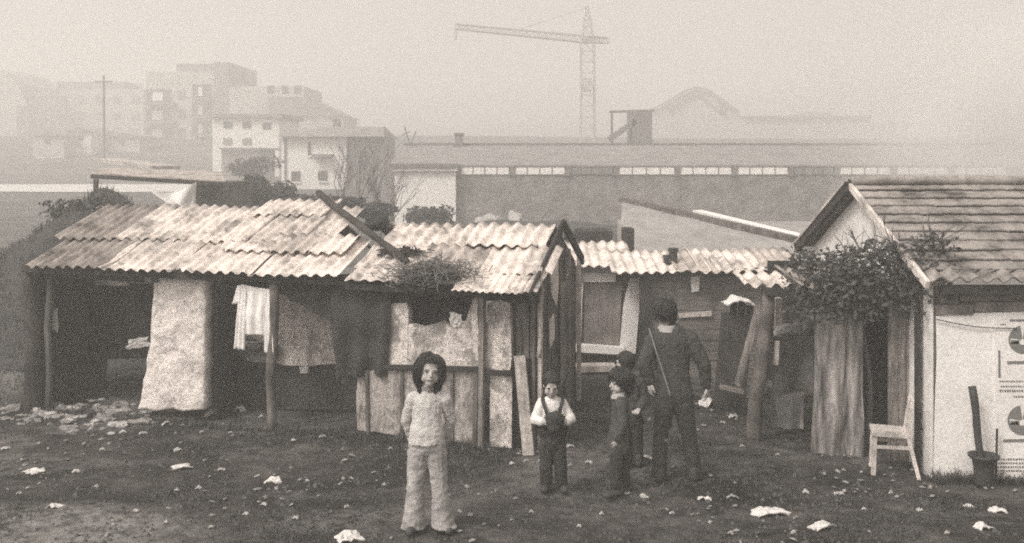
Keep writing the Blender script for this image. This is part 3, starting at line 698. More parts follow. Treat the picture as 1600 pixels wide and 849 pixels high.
# ------------------------------------------------------------------ low shacks behind the man
mid = thing('shack', 'low plank shack with corrugated roof edge behind the man in the dark jacket', 'shack', (2.2, 13.8, 0))
MF = Frame((.8, 13.8, 0), (5, 13.8, 0))
roof_row(MF, mid, 962, 1120, -.25, .9, 1.46, 1.66, 6, ('roof_mid', 'roof_pale'))
roof_row(MF, mid, 1100, 1268, -.28, .9, 1.48, 1.68, 6, ('roof_pale', 'roof_mid'))
m = MB(); a = W(1004, 592, 13.8); b = W(1275, 592, 13.8); z = -.03
while z < 1.40:
    h = R.uniform(.11, .17); e = R.uniform(0, .025); m.box((a.x+R.uniform(-.02,.02), 13.8-e, z), (b.x, 13.84, z+h-.008)); z += h
m.build('plank_wall', 'plank_x', mid)
m = MB(); m.box((W(1000,0,13.7).x, 13.68, -.05), (W(1013,0,13.7).x, 13.78, 1.45)); m.build('corner_post', 'board_dark', mid)
wl(((1079,433),(1094,430),(1092,455),(1081,457)), 13.74, .01, 'patch', 'paper', mid)
wl(((1060,490),(1112,486),(1112,494),(1061,497)), 13.74, .012, 'patch', 'board_pale', mid)
m = MB(); a, b = W(1120, 427, 13.7), W(1200, 422, 13.7); m.bar(a, b, .05, .08); m.build('eave_beam', 'beam_dark', mid)
for px, y0, y1, w, lb in ((1052, 390, 416, .075, 'short dark stovepipe standing on the corrugated edge behind the man'), (1041, 401, 415, .05, 'stub of dark pipe left of the stovepipe on the corrugated edge')):
    c = W(px, y1, 14.0); d = W(px, y0, 14.0); m = MB(); m.tube([c-V(0,0,.1), d], w*.8, 10); m.tube([d-V(0,0,.03), d+V(0,0,.02)], w*1.0, 10)
    solo(m, 'stovepipe', 'iron', lb, 'stovepipe', c)
nb = thing('shack', 'small shack with a pale framed gray doorway, just right of the long shack end', 'shack', (1.2, 14.3, 0))
NF = Frame((.8, 14.2, 0), (3, 14.2, 0))
roof_row(NF, nb, 893, 992, -.2, 1.0, 1.50, 1.74, 4, ('roof_pale', 'roof_mid'))
wl(((889,428),(1006,428),(1006,615),(889,615)), 14.3, .08, 'front_wall', 'board_mid', nb)
wl(((913,440),(972,440),(968,540),(912,543)), 14.26, .02, 'doorway', 'sheet_gray', nb)
wl(((906,428),(962,427),(962,441),(906,441)), 14.22, .05, 'door_head', 'white_card', nb)
wl(((906,440),(912,440),(910,470),(908,540),(904,540)), 14.22, .05, 'door_jamb', 'white_card', nb)
wl(((984,436),(1003,434),(993,553),(968,550),(974,480)), 14.20, .04, 'door_panel', 'white_card', nb)
wl(((890,538),(976,544),(976,555),(892,550)), 14.1, .14, 'sill', 'white_card', nb)
wl(((893,573),(962,572),(962,581),(893,583)), 13.9, .25, 'step', 'board_pale', nb)
m = MB(); m.bar(W(906,395,14.15), W(909,440,14.15), .05, .04); m.bar(W(893,400,14.1), W(890,545,14.1), .06, .04); m.build('post', 'board_gray', nb)
# dark boxes on the roof behind, with a pale post between
m = MB(); a, b = W(903, 392, 16.5), W(957, 362, 16.5); m.box((a.x, 16.5, -.05), (b.x, 17.4, b.z)); ds = solo(m, 'shed', 'board_dark', 'dark flat shed left of the pale upright post, behind the corrugated roofs', 'shed', ((a.x+b.x)/2, 16.9, 0))
m = MB(); a, b = W(972, 392, 16.5), W(991, 358, 16.5); m.box((a.x, 16.5, -.05), (b.x, 17.0, b.z)); solo(m, 'crate', 'board_dark', 'narrow dark box right of the pale upright post, behind the corrugated roofs', 'box', (a.x+.1, 16.7, 0))
m = MB(); a, b = W(967, 400, 16.2), W(968, 343, 16.2); m.bar((a.x,16.2,-.05), b, .06); solo(m, 'wooden_post', 'board_pale', 'pale upright post between two dark boxes behind the corrugated roofs', 'post', (a.x, 16.2, 0))
for i, (x, y, r) in enumerate(((905,372,.34),(925,368,.26))):
    c = W(x-8, y, 15.6)
bush('bush', 'scrubby dark bush between the shack gable and the dark flat shed', W(898, 385, 15.4), (.30,.3,.30), 260, .07, 'leaf')
# the big pale roof
br = thing('barn', 'low barn showing a broad pale gray roof that slopes down behind the corrugated shacks', 'barn', (4.5, 18, 0))
Q = [W(968, 402, 17.5), W(1258, 404, 16.4), W(1243, 378, 17.6), W(972, 314, 26)]
m = MB(); m.grid(lambda a, b: Q[0].lerp(Q[1], a).lerp(Q[3].lerp(Q[2], a), b)+V(0,0,.02*noise.noise(Vector((a*9, b*5, 2)))), 24, 14, V(0,0,-.06))
m.build('roof', 'roof_barn' if 'roof_barn' in M else plain('roof_barn', .30, .4, 1.6, fine=12, bump=.5, stretch=(1,.4,1)), br)
m = MB(); m.bar(Q[3]+V(0,0,.03), Q[2]+V(0,0,.03), .18, .12); m.build('ridge_beam', 'board_mid', br)
m = MB(); q0, q1 = W(1090, 330, 24), W(1262, 372, 18.6); m.bar(q0, q1, .25, .05); m.build('flashing', 'white_card', br)
m = MB(); m.prism([Q[0]-V(0,-.1,.08), Q[1]-V(0,-.1,.08), V(Q[1].x, Q[1].y+.1, -.1), V(Q[0].x, Q[0].y+.1, -.1)], (0,.1,0))
m.prism([Q[0]+V(0,.2,-.08), V(Q[0].x, Q[0].y+.2, -.1), V(Q[3].x, Q[3].y, -.1), Q[3]-V(0,0,.08)], (.1,0,0)); m.build('wall', 'board_mid', br)
m = MB(); q = [W(1135,372,21), W(1330,372,21)]; m.box((q[0].x, 24, 0), (q[1].x+2, 30, 1.15)); 
wl2 = solo(m, 'outbuilding', 'roof_barn', 'flat pale outbuilding beyond the barn, left of the tiled house gable', 'outbuilding', (q[0].x+2, 27, 0))

# vine over the porch
vt = thing('vine', 'dense leafy vine sprawling over the porch roof in front of the white gable', 'vine', (3.4, 10.1, 0))
fb = MB()
for (x, y, rx, ry, Y, n) in ((1265,408,22,10,10.2,170),(1300,420,34,18,10.1,420),(1340,425,36,26,10.0,560),(1380,415,34,26,9.95,520),(1425,408,30,24,9.8,420),(1455,395,22,18,9.6,230),(1400,445,50,22,9.85,520),(1300,455,40,26,10.05,430),
        (1340,470,34,22,9.95,380),(1440,440,26,24,9.6,330),(1250,395,14,12,10.3,70),(1275,480,24,22,10.15,200),(1462,378,16,12,9.5,90),(1318,398,18,10,10.1,120),(1375,392,16,10,9.9,110),(1240,470,14,16,10.3,60),(1300,482,40,16,10.0,300),(1345,455,60,30,9.85,600),(1420,470,40,20,9.75,300),(1255,440,22,20,10.2,220)):
    c = W(x, y, Y); s = Y/F; leaves(fb, c, (rx*s*1.7, .36, ry*s*1.6), int(n*.62), .062)
fb.build('foliage', 'leaf', vt)
sb = MB()
for (x, y) in ((1300,440),(1350,440),(1400,430),(1440,420),(1380,450)):
    for i in range(5): branchy(sb, W(x, y, 9.95), (R.gauss(0,1), R.gauss(0,.3), R.gauss(.5,.5)), .32, .012, 2, .6)
m = MB(); sb.log(W(1352, 720, 10.35), W(1360, 440, 10.1), .03, .02, 6, 8, .05); sb.build('stems', 'twig', vt)

# ------------------------------------------------------------------ chair, pot and pole
co = G(1391, 736); ch = thing('chair', 'white wooden chair standing on the ground before the board column', 'chair', co); ch.rotation_euler = (0, 0, math.radians(-16))
def cpart(name, f, mat='white_paint'):
    m = MB(); f(m); o = m.build(name, mat, ch, loc=(0,0,0)); return o
hw, hd, sh_ = .17, .16, .40
cpart('seat', lambda m: m.hexa([(-hd-.02,-hw,sh_-.035),(hd,-hw+.02,sh_-.035),(hd,hw-.02,sh_-.035),(-hd-.02,hw,sh_-.035),(-hd-.02,-hw,sh_),(hd,-hw+.02,sh_),(hd,hw-.02,sh_),(-hd-.02,hw,sh_)]))
for s in (-1, 1):
    cpart('leg', lambda m: m.bar((-hd+.01, s*(hw-.03), sh_-.036), (-hd-.005, s*(hw-.025), -.02), .034))
    cpart('leg', lambda m: m.bar((hd-.01, s*(hw-.045), sh_-.036), (hd+.085, s*(hw-.04), -.02), .034))
    cpart('back_post', lambda m: m.bar((hd-.02, s*(hw-.045), sh_+.001), (hd+.03, s*(hw-.05), .72), .03, .026))
    cpart('stretcher', lambda m: m.bar((-hd+.02, s*(hw-.03), .26), (hd+.005, s*(hw-.045), .265), .02, .03))
cpart('stretcher', lambda m: m.bar((-hd+.005, -hw+.05, .30), (-hd+.005, hw-.05, .30), .02, .03))
for z in (.52, .61, .69): cpart('back_slat', lambda m: m.bar((hd-.008+(z-sh_)*.14, -hw+.058, z), (hd-.008+(z-sh_)*.14, hw-.058, z), .015, .045))
pc_ = G(1537, 757); pot = MB()
prof = [(.001,0),(.085,0),(.09,.03),(.088,.14),(.10,.235),(.135,.262),(.14,.285),(.122,.288),(.09,.25),(.075,.05),(.001,.04)]
pot.grid(lambda a, b: pc_+V(math.cos(a*2*PI)*prof[int(round(b*10))][0], math.sin(a*2*PI)*prof[int(round(b*10))][0], prof[int(round(b*10))][1]-.01), 28, 10)
solo(pot, 'pot', 'iron', 'dark flared pot on the ground in front of the white printed wall', 'pot', pc_, smooth=True)
m = MB(); a, b = pc_+V(-.01, .0, .05), W(1519, 604, pc_.y+.05); m.log(a, b, .031, .036, 12, 8, .01, .15)
solo(m, 'thick_pole', 'iron', 'thick dark pole standing upright in the flared pot', 'pole', a, smooth=True)
m = MB(); a, b = W(1556, 745, 9.3), W(1558, 670, 9.33); a.z = -.02; m.tube([a, b], .011, 7); solo(m, 'stick', 'log_dark', 'thin dark stick upright just right of the flared pot', 'stick', a)

# ------------------------------------------------------------------ things in the middle distance
def pbox(m, x0, x1, y0, y1, Y0, Y1, ground=None):
    a, b = W(x0, y1, Y0), W(x1, y0, Y0); zb = a.z if ground is None else ground
    m.box((a.x, Y0, zb), (b.x, Y1, b.z)); return m
# canopy hut behind the bank
hut = thing('hut', 'flat roofed hut on posts behind the earth bank at the left', 'hut', W(250, 300, 24)*1.0)
m = MB(); A = [W(143,271,22.5), W(352,283,22.5), W(345,268,27), W(160,262,27)]
m.hexa([p-V(0,0,.07) for p in A]+A); m.build('roof', 'roof_mid', hut)
m = MB(); m.bar(A[0]-V(0,.03,.07), A[1]-V(0,.03,.07), .06, .09); m.build('fascia', 'beam_dark', hut)
for x in (150, 310, 342):
    m = MB(); t_ = W(x, 280, 23); m.bar((t_.x, 23, -.1), t_, .09); m.build('post', 'board_mid', hut)
m = MB(); pbox(m, 308, 348, 286, 330, 23.2, 26, -.1); m.build('side_room', 'board_mid', hut)
m = MB(); P = [W(222,288,22.3), W(308,284,22.3), W(262,318,22.3), W(298,328,22.3)]
m.grid(lambda a, b: P[0].lerp(P[1], a).lerp(P[2].lerp(P[3], a), b)+V(0,-.06*math.sin(a*9+b*3), -.22*math.sin(a*PI)*(1-b)), 22, 12, V(0,.02,0))
solo(m, 'sheet', 'shirt', 'white sheet slung under the edge of the flat hut roof at the left', 'sheet', W(265, 290, 22.3))
m = MB(); a = W(150, 262, 30); m.bar(W(165,250,38), W(260,262,36), 1.2, .12); solo(m, 'board_pile', 'board_pale', 'pale boards lying beyond the flat roofed hut', 'board pile', W(215, 256, 37))
# scrub behind the left roof
for i, (x, y, rx, rz, Y, lb) in enumerate(((372,302,46,26,26,'dark scrub bush right of the flat roofed hut'), (420,298,44,30,28,'dark scrub bush below the left edge of the white cottage'), (470,312,50,22,27,'low dark scrub bush under the two cottage windows'),
        (525,322,40,18,25,'low dark scrub bush beside the bare trees'), (395,262,46,22,52,'hazy gray bush on the slope left of the white cottage'), (582,330,34,14,24,'small dark scrub bush at the foot of the bare trees'))):
    s = Y/F; bush('bush', lb, W(x, y, Y), (rx*s, 1.0, rz*s), 1300, .16, 'leaf' if i != 4 else 'leaf_dry')
s = 30/F; bush('bush', 'round dark bush in front of the white end wall of the long warehouse', W(671, 344, 30), (40*s, .6, 26*s), 4200, .10, 'leaf', lobes=14)
for (x, y, rx, rz, lb) in ((-7.5, 17.2, .8, .22, 'ragged dark weeds on the crest of the earth bank'), (-6.2, 16.6, .7, .2, 'low dark weeds on the right shoulder of the earth bank')):
    z = bank((x+12.5)/9.5, (y-14.2)/7.5)[2]; bush('weeds', lb, (x, y, z+rz*.6), (rx, .6, rz), 500, .09, 'leaf', cat='weeds')
# bare trees
for i, (x, yt, yb, Y, ln, lb) in enumerate(((560,205,335,36,.02,'tall bare tree left of the long warehouse'), (592,235,335,34,.06,'bare tree leaning toward the white warehouse end'), (536,232,330,38,-.08,'bare tree beside the right corner of the white cottage'), (612,250,335,35,.0,'small bare tree touching the white warehouse end'))):
    b = W(x, yb, Y); b.z = gz(b.x, b.y); H = (CAMH-(yt-HOR)/F*Y)-b.z
    tree_bare('bare_tree', lb, b, H*1.05, (ln, 0, 1), 4, 'bare winter trees by the warehouse', .05, .42)
# white cottage
cot = thing('cottage', 'white two storey cottage with two dark lower windows beyond the scrub', 'cottage', (W(490, 290, 70).x, 72, 0))
m = MB(); pbox(m, 440, 541, 212, 290, 70, 77, -.3); m.build('walls', 'render_white', cot)
m = MB(); L, Rr = W(432, 213, 69.4).x, W(600, 213, 69.4).x; za, zb_ = W(0, 214, 70).z, W(0, 196, 70).z
m.hexa([(L,69.4,za),(Rr,69.4,za),(Rr,78,za),(L,78,za),(L+2.6,73,zb_),(Rr-.5,73,zb_),(Rr-.5,74,zb_),(L+2.6,74,zb_)]); m.build('roof', 'roof_far', cot)
m = MB(); pbox(m, 545, 600, 214, 290, 70.4, 77, -.3); o = m.build('walls', 'block_gray', cot); o['label'] = 'gray side bay of the cottage'
for x0, x1, y0, y1 in ((455,469,268,284),(497,511,267,283),(481,485,221,243)):
    m = MB(); pbox(m, x0, x1, y0, y1, 69.93, 69.99); w_ = m.build('window', 'window_dark', cot)
    m = MB(); a, b = W(x0, y1, 69.9), W(x1, y0, 69.9); m.box((a.x-.06,69.88,a.z-.12),(b.x+.06,69.925,a.z)); m.build('sill', 'render_white', w_)
m = MB(); pbox(m, 486, 518, 241, 246, 69.3, 70); m.build('balcony', 'block_gray', cot)
m = MB(); pbox(m, 520, 530, 186, 206, 73.5, 74.2); m.build('chimney', 'brick_far', cot)
m = MB(); pbox(m, 444, 447, 214, 288, 69.9, 69.98); m.build('drainpipe', 'steel_gray', cot)
m = MB(); pbox(m, 560, 572, 238, 262, 70.3, 70.38); m.build('window', 'window_dark', cot)
# long warehouse
wh = thing('warehouse', 'long low brick warehouse with a band of bright windows and a white end wall', 'warehouse', (8, 48, 0))
x0, x1 = W(713, 0, 45).x, 24.5
m = MB(); m.box((x0, 45, -.3), (x1, 56, W(0,273,45).z)); m.build('brick_wall', 'brick_far', wh)
zt, zs = W(0,261,45).z, W(0,273,45).z
m = MB(); m.box((x0, 45.12, zs), (x1, 45.3, zt)); m.build('window_band', 'window_dark', wh)
edges = [716, 800, 887, 962, 1058, 1147, 1235, 1306, 1395, 1485, 1575]
for i, (p, q) in enumerate(zip(edges, edges[1:])):
    a, b = W(p+4, 0, 45).x, W(q-5, 0, 45).x
    m = MB(); m.box((a, 44.93, zs+.01), (b, 45.11, zt-.02)); w_ = m.build('window', 'glass_glare' if i not in (2, 6) else 'block_gray', wh)
    m = MB()
    for k in range(1, 4): xx = a+(b-a)*k/4; m.box((xx-.02, 44.91, zs+.01), (xx+.02, 44.928, zt-.02))
    m.build('glazing_bars', 'steel_gray', w_)
for p in edges:
    c = W(p, 0, 45).x; m = MB(); m.hexa([(c-.17,44.89,zs-.05),(c+.12,44.89,zs-.05),(c+.12,45.05,zs-.05),(c-.17,45.05,zs-.05),(c-.06,44.89,zt),(c+.17,44.89,zt),(c+.17,45.05,zt),(c-.06,45.05,zt)]); m.build('pilaster', 'steel_gray', wh)
xl = W(617,0,44.6).x; xm = W(712,0,44.6).x
m = MB(); m.box((xl, 44.6, -.3), (xm, 56, W(0,268,44.6).z)); o = m.build('end_wall', 'render_white', wh)
m = MB(); m.box((xl-.12, 44.4, W(0,267.6,44.4).z), (xm+.08, 56, W(0,263,44.4).z)); m.build('cornice', 'white_card', wh)
m = MB(); m.box((xl-.2, 44.3, W(0,262.6,44.3).z), (xm+.1, 45, W(0,256,44.3).z)); m.build('eave', 'steel_gray', wh)
m = MB()
def rf(a, b):
    x = xl-.3+(x1-xl+.3)*a; y = 44.9+6.1*b; return (x, y, W(0,258,44.9).z+(W(0,227,51).z-W(0,258,44.9).z)*b+.03*noise.noise(Vector((a*60, b*6, 1))))
m.grid(rf, 80, 10, V(0,0,-.08)); m.build('roof', 'roof_far', wh)
m = MB(); zr = W(0,227,51).z; m.box((xl-.3, 50.9, zr-.02), (x1, 51.1, zr+.10)); m.build('ridge', 'steel_gray', wh)
m = MB(); m.hexa([(xl-.3,51.05,zr-.08),(x1,51.05,zr-.08),(x1,57,zr-1.2),(xl-.3,57,zr-1.2),(xl-.3,51.05,zr),(x1,51.05,zr),(x1,57,zr-1.1),(xl-.3,57,zr-1.1)]); m.build('back_roof', 'roof_far', wh)
m = MB(); pbox(m, 711, 723, 211, 230, 50.5, 50.9); c_ = m.build('chimney', 'brick_far', wh); m = MB(); pbox(m, 709, 725, 208, 211, 50.45, 50.95); m.build('cap', 'steel_gray', c_)
m = MB(); a = W(641, 228, 50); m.bar(a, W(632, 198, 50), .06); m.bar(a, W(650, 205, 50), .05); m.bar(W(628,212,50), W(640,206,50), .05); solo(m, 'antenna', 'steel_gray', 'thin crooked antenna on the left end of the warehouse roof', 'antenna', a)
# pale heaps against the warehouse
for i, (x, w, h, lb) in enumerate(((765,20,16,'low pale rubble heap against the dark warehouse wall'), (806,14,22,'taller pale rubble heap against the dark warehouse wall'))):
    s = 43/F; c = W(x, 340, 43); m = MB(); m.blob((c.x, 43, .2), (w*s*1.2, 1, h*s*.9), 3, .5, 2, i+2); solo(m, 'rubble_heap', 'paper_dim', lb, 'rubble heap', (c.x, 43, 0))
s = 38/F; m = MB(); m.grid(lambda a, b: V(-3+13*a, 34+5*b, gz(0,36)+.5+.35*noise.noise(Vector((a*7, b*2, 3)))*math.sin(PI*b)+.25*math.sin(PI*b)-.6*(1-math.sin(PI*b))), 60, 12, V(0,0,-.3))
solo(m, 'terrain', 'mud', None, None, (0, 36, 0), kind='structure')
# utility pole at the left
m = MB(); b = W(163, 265, 80); t_ = W(162, 118, 80); pl = thing('utility_pole', 'thin utility pole rising in front of the hazy blocks at the left', 'utility pole', (b.x, 80, gz(b.x, 80)))
m.log((b.x, 80, -.2), t_, .13, .09, 8, 5, .02); m.build('shaft', 'steel_gray', pl)
m = MB(); m.bar(t_+V(-.7,0,-.5), t_+V(.7,0,-.5), .1); m.build('crossarm', 'steel_gray', pl)
# crane
plain('crane_steel', .44, .2, 3)
cr = thing('crane', 'lattice tower crane fading into the haze above the warehouse', 'crane', W(918, 265, 85)); Y = 85
def lattice(m, a, b, wa, wb, n, axis_):
    a = Vector(a); b = Vector(b); d = (b-a).normalized(); e1 = Vector(axis_); e2 = d.cross(e1).normalized(); prev = None
    for i in range(n+1):
        t = i/n; c = a.lerp(b, t); w = (wa+(wb-wa)*t)/2; q = [c+e1*w*sx_+e2*w*sy for sx_, sy in ((-1,-1),(1,-1),(1,1),(-1,1))]
        for j in range(4): m.bar(q[j], q[(j+1) % 4], .045)
        if prev:
            for j in range(4): m.bar(prev[j], q[j], .085); m.bar(prev[j], q[(j+1) % 4], .045)
        prev = q
b = W(918, 300, Y); b.z = 0; m = MB(); lattice(m, b, W(918, 62, Y), 1.25, 1.1, 14, (1,0,0)); m.build('mast', 'crane_steel', cr)
m = MB(); lattice(m, W(918, 62, Y), W(917, 10, Y), 1.0, .25, 5, (1,0,0)); m.build('tower_head', 'crane_steel', cr)
m = MB(); lattice(m, W(918, 62, Y), W(712, 42, Y-3), .55, .4, 22, (0,0,1)); m.build('jib', 'crane_steel', cr)
m = MB(); lattice(m, W(918, 62, Y), W(948, 64, Y+3), .55, .45, 4, (0,0,1)); m.build('counter_jib', 'crane_steel', cr)
m = MB(); m.tube([W(917,12,Y), W(800,50,Y-2)], .03, 5); m.build('stay_cable', 'crane_steel', cr)
m = MB(); pbox(m, 911, 925, 122, 142, Y-.6, Y+.4); m.build('cab', 'crane_steel', cr)
m = MB(); a = W(712, 45, Y-3); m.bar(a, a-V(0,0,.9), .25); m.build('hook_block', 'crane_steel', cr)
# conveyor tower
cv = thing('loading_tower', 'dark loading tower with a slanting chute behind the warehouse roof', 'tower', W(1000, 240, 62))
m = MB(); pbox(m, 988, 1019, 173, 225, 62, 65); m.build('cabin', 'steel_gray', cv)
m = MB(); m.bar(W(952, 218, 62.5), W(992, 190, 62.5), 1.0, .35); m.build('chute', 'steel_gray', cv)
for x in (956, 1000, 1014):
    m = MB(); a = W(x, 176 if x == 956 else 225, 63); m.bar((a.x, 63, .5), a, .14); m.build('leg', 'steel_gray', cv)
m = MB(); m.bar(W(952,175,62.2), W(1022,173,62.2), .2, .15); m.build('top_beam', 'steel_gray', cv)
# arched hall, blocks and houses in the haze
def far(name, label, cat, Y, group=None, x=0): return thing(name, label, cat, (W(x, 0, Y).x, Y, gz(W(x,0,Y).x, Y)), group)
HYY = 165
hl = far('hall', 'wide pale hall with a low rounded gable roof, faint behind the loading tower', 'hall', HYY, x=1090)
peak = [(1018,172),(1045,158),(1068,144),(1085,137),(1104,140),(1128,156),(1156,176)]
m = MB(); pts = [W(1015,240,HYY), W(1360,240,HYY), W(1360,184,HYY), W(1162,181,HYY)]+[W(x, y+3, HYY) for x, y in reversed(peak)]+[W(1015,180,HYY)]
m.prism(pts, (0, 30, 0)); m.build('walls', 'block_pale', hl)
m = MB()
for p, q in zip(peak, peak[1:]): m.bar(W(*p, HYY-.4), W(*q, HYY-.4), .6, .35); m.bar(W(p[0]*.6+1085*.4, p[1]*.75+46, HYY-.3), W(q[0]*.6+1085*.4, q[1]*.75+46, HYY-.3), .3, .25)
m.build('roof_edge', 'steel_gray', hl)
m = MB(); pbox(m, 1125, 1134, 162, 178, HYY-.5, HYY-.1); m.build('vent', 'window_dark', hl)
m = MB(); pbox(m, 1163, 1362, 181, 185, HYY-.6, HYY-.05); m.build('cornice', 'steel_gray', hl)
ap = far('apartment_block', 'tall apartment block with stacked balconies and a dark right side', 'apartment block', 135, x=290); Y = 135
m = MB(); pbox(m, 228, 334, 112, 260, Y, Y+14, 0); m.build('walls', 'block_pale', ap)
m = MB(); pbox(m, 334.2, 357, 97, 260, Y-1, Y+14, 0); m.build('stair_tower', 'block_gray', ap)
m = MB(); pbox(m, 276, 334, 100, 112, Y+1, Y+12); m.build('attic', 'block_gray', ap)
for r in range(4):
    yy = 140+r*29
    for (a, b) in ((228, 268), (300, 330)):
        m = MB(); pbox(m, a, b, yy+(0 if a < 250 else -8), yy+20+(0 if a < 250 else -8), Y-.08, Y-.01); w_ = m.build('window', 'window_dark', ap)  # bay-wide dark rectangle paints the balcony shade around the pane
        m = MB(); pbox(m, a+10, b-14, yy+4+(0 if a < 250 else -8), yy+18+(0 if a < 250 else -8), Y-.14, Y-.09); m.build('pane', 'glass_glare', w_)
        m = MB(); pbox(m, a-3, b+3, yy+20+(0 if a < 250 else -8), yy+24+(0 if a < 250 else -8), Y-1.4, Y-.1); m.build('balcony', 'block_gray', ap)
    m = MB(); pbox(m, 278, 290, yy+2, yy+15, Y-.08, Y-.01); m.build('window', 'block_gray', ap)
b2_ = far('apartment_block', 'broad pale block with faint windows behind the utility pole', 'apartment block', 165, x=150); Y = 165
m = MB(); pbox(m, 85, 224, 140, 262, Y, Y+14, 0); m.build('walls', 'block_pale', b2_)
m = MB(); pbox(m, 88, 195, 128, 140, Y+2, Y+10); m.build('attic', 'block_gray', b2_)
for r in range(3):
    for x in (92, 122, 150, 176, 205):
        m = MB(); pbox(m, x, x+13, 150+r*25, 162+r*25, Y-.1, Y-.01); m.build('window', 'block_gray' if x != 92 else 'steel_gray', b2_)
b3 = far('apartment_block', 'pale block with three small dark attic windows above a sloping roof', 'apartment block', 125, x=440); Y = 125
m = MB(); pbox(m, 358, 475, 135, 200, Y, Y+12, 0); m.build('walls', 'block_pale', b3)
m = MB(); m.prism([W(x, y, Y-.6) for x, y in ((420,152),(475,152),(540,182),(420,182))], (0, 12, 0)); m.build('roof', 'block_gray', b3)
m = MB(); pbox(m, 420, 536, 182.5, 260, Y-.3, Y+11, 0); m.build('lower_wing', 'block_pale', b3)
for x in (418, 440, 460):
    m = MB(); pbox(m, x, x+10, 134, 146, Y-.1, Y-.01); m.build('window', 'window_dark', b3)
hs_ = far('row_house', 'pale two storey house with small windows left of the white cottage', 'house', 95, x=385); Y = 95
m = MB(); pbox(m, 332, 436, 184, 262, Y, Y+9, 0); m.build('walls', 'render_white', hs_)
m = MB(); pbox(m, 328, 440, 178, 184, Y-.5, Y+9.5); m.build('roof', 'block_gray', hs_)
for x, y in ((349,190),(379,190),(349,216),(379,216),(410,192)):
    m = MB(); pbox(m, x, x+13, y, y+10, Y-.1, Y-.01); m.build('window', 'window_dark' if y < 200 else 'block_gray', hs_)
gh = far('outhouse', 'gray flat shed below the pale two storey house', 'shed', 80, x=395); 
m = MB(); pbox(m, 346, 402, 234, 268, 80, 86, 0); m.build('walls', 'block_gray', gh)
m = MB(); pbox(m, 342, 406, 231, 234, 79.6, 86.4); m.build('roof', 'steel_gray', gh)
for i, (x0, x1, y0, lb) in enumerate(((52,100,212,'small gray house at the foot of the broad pale block, leftmost of the three'), (104,142,206,'small pale house with one dark window beside the utility pole'), (168,218,214,'low gray house right of the utility pole'))):
    h = far('small_house', lb, 'house', 112+i*3, x=(x0+x1)/2); Y = 112+i*3
    m = MB(); pbox(m, x0, x1, y0, 262, Y, Y+7, 0); m.build('walls', 'render_white' if i == 1 else 'block_pale', h)
    m = MB(); m.prism([W(x0-3, y0, Y-.4), W(x1+3, y0, Y-.4), W((x0+x1)/2, y0-6, Y-.4)], (0, 8, 0)); m.build('roof', 'block_gray', h)
    m = MB(); pbox(m, x0+18, x0+26, y0+6, y0+13, Y-.08, Y-.01); m.build('window', 'window_dark', h)
tk = far('gasholder', 'round topped hazy tower block at the left edge', 'tower', 150, x=0); Y = 150
m = MB(); m.prism([W(x, y, Y) for x, y in ((-70,262),(46,262),(46,195),(40,160),(26,130),(8,113),(-20,104),(-70,104))], (0, 14, 0)); m.build('walls', 'block_pale', tk)
m = MB(); pbox(m, 26, 45, 165, 228, Y-.5, Y-.02); m.build('shaft', 'block_gray', tk)
for x0, x1, y0, lb in ((1266,1300,178,'narrow hazy block behind the right end of the arched hall'), (1372,1420,196,'very faint block beyond the tiled house ridge')):
    h = far('apartment_block', lb, 'apartment block', 200, x=x0); m = MB(); pbox(m, x0, x1, y0, 262, 200, 212, 0); m.build('walls', 'block_gray', h)
    m = MB(); pbox(m, x0-2, x1+2, y0-4, y0, 199, 213); m.build('roof', 'block_gray', h)
    m = MB(); pbox(m, x0+8, x0+16, y0+8, y0+18, 199.8, 199.98); m.build('window', 'steel_gray', h)
# faint hills closing the view
hm_ = MB()
def hill(a, b):
    x = -420+840*a; y = 300+95*b; h = (17+9*noise.noise(Vector((x*.006, 1, 4)))+20*math.exp(-((x-190)/90)**2))*math.sin(PI*min(.5, b*.62))
    return (x, y, h-1 if b > 0 else 2)
hm_.grid(hill, 80, 12); solo(hm_, 'hills', 'mud', None, None, (0, 340, 0), kind='structure', smooth=True)

# ------------------------------------------------------------------ people
def ball(mb, c, r, axes=None):
    bm = bmesh.new(); bmesh.ops.create_icosphere(bm, subdivisions=3, radius=1)
    r = r if hasattr(r, '__len__') else (r, r, r); ax = axes or (V(1,0,0), V(0,1,0), V(0,0,1)); c = Vector(c)
    bm.verts.ensure_lookup_table()
    mb.add([c+ax[0]*q.co.x*r[0]+ax[1]*q.co.y*r[1]+ax[2]*q.co.z*r[2] for q in bm.verts], [tuple(x.index for x in f.verts) for f in bm.faces]); bm.free()
def cap(mb, a, b, ra, rb=None, flat=None):
    """tapered limb with round ends; flat=(axis, factor) squeezes it along an axis"""
    rb = rb or ra; a = Vector(a); b = Vector(b); t = MB(); n = 5
    d = (b-a).normalized() if (b-a).length > 1e-5 else V(0,0,1)
    path = [a-d*ra*.96, a-d*ra*.7, a-d*ra*.35, a]+[a.lerp(b, i/n) for i in range(1, n)]+[b, b+d*rb*.35, b+d*rb*.7, b+d*rb*.96]
    rad = [ra*.25, ra*.71, ra*.937, ra]+[ra+(rb-ra)*i/n for i in range(1, n)]+[rb, rb*.937, rb*.71, rb*.25]
    t.tube(path, rad, 14)
    if flat:
        ax = Vector(flat[0]).normalized(); mid = a.lerp(b, .5)
        t.v = [p-ax*((p-mid).dot(ax))*(1-flat[1]) for p in t.v]
    mb.add(t.v, t.f)
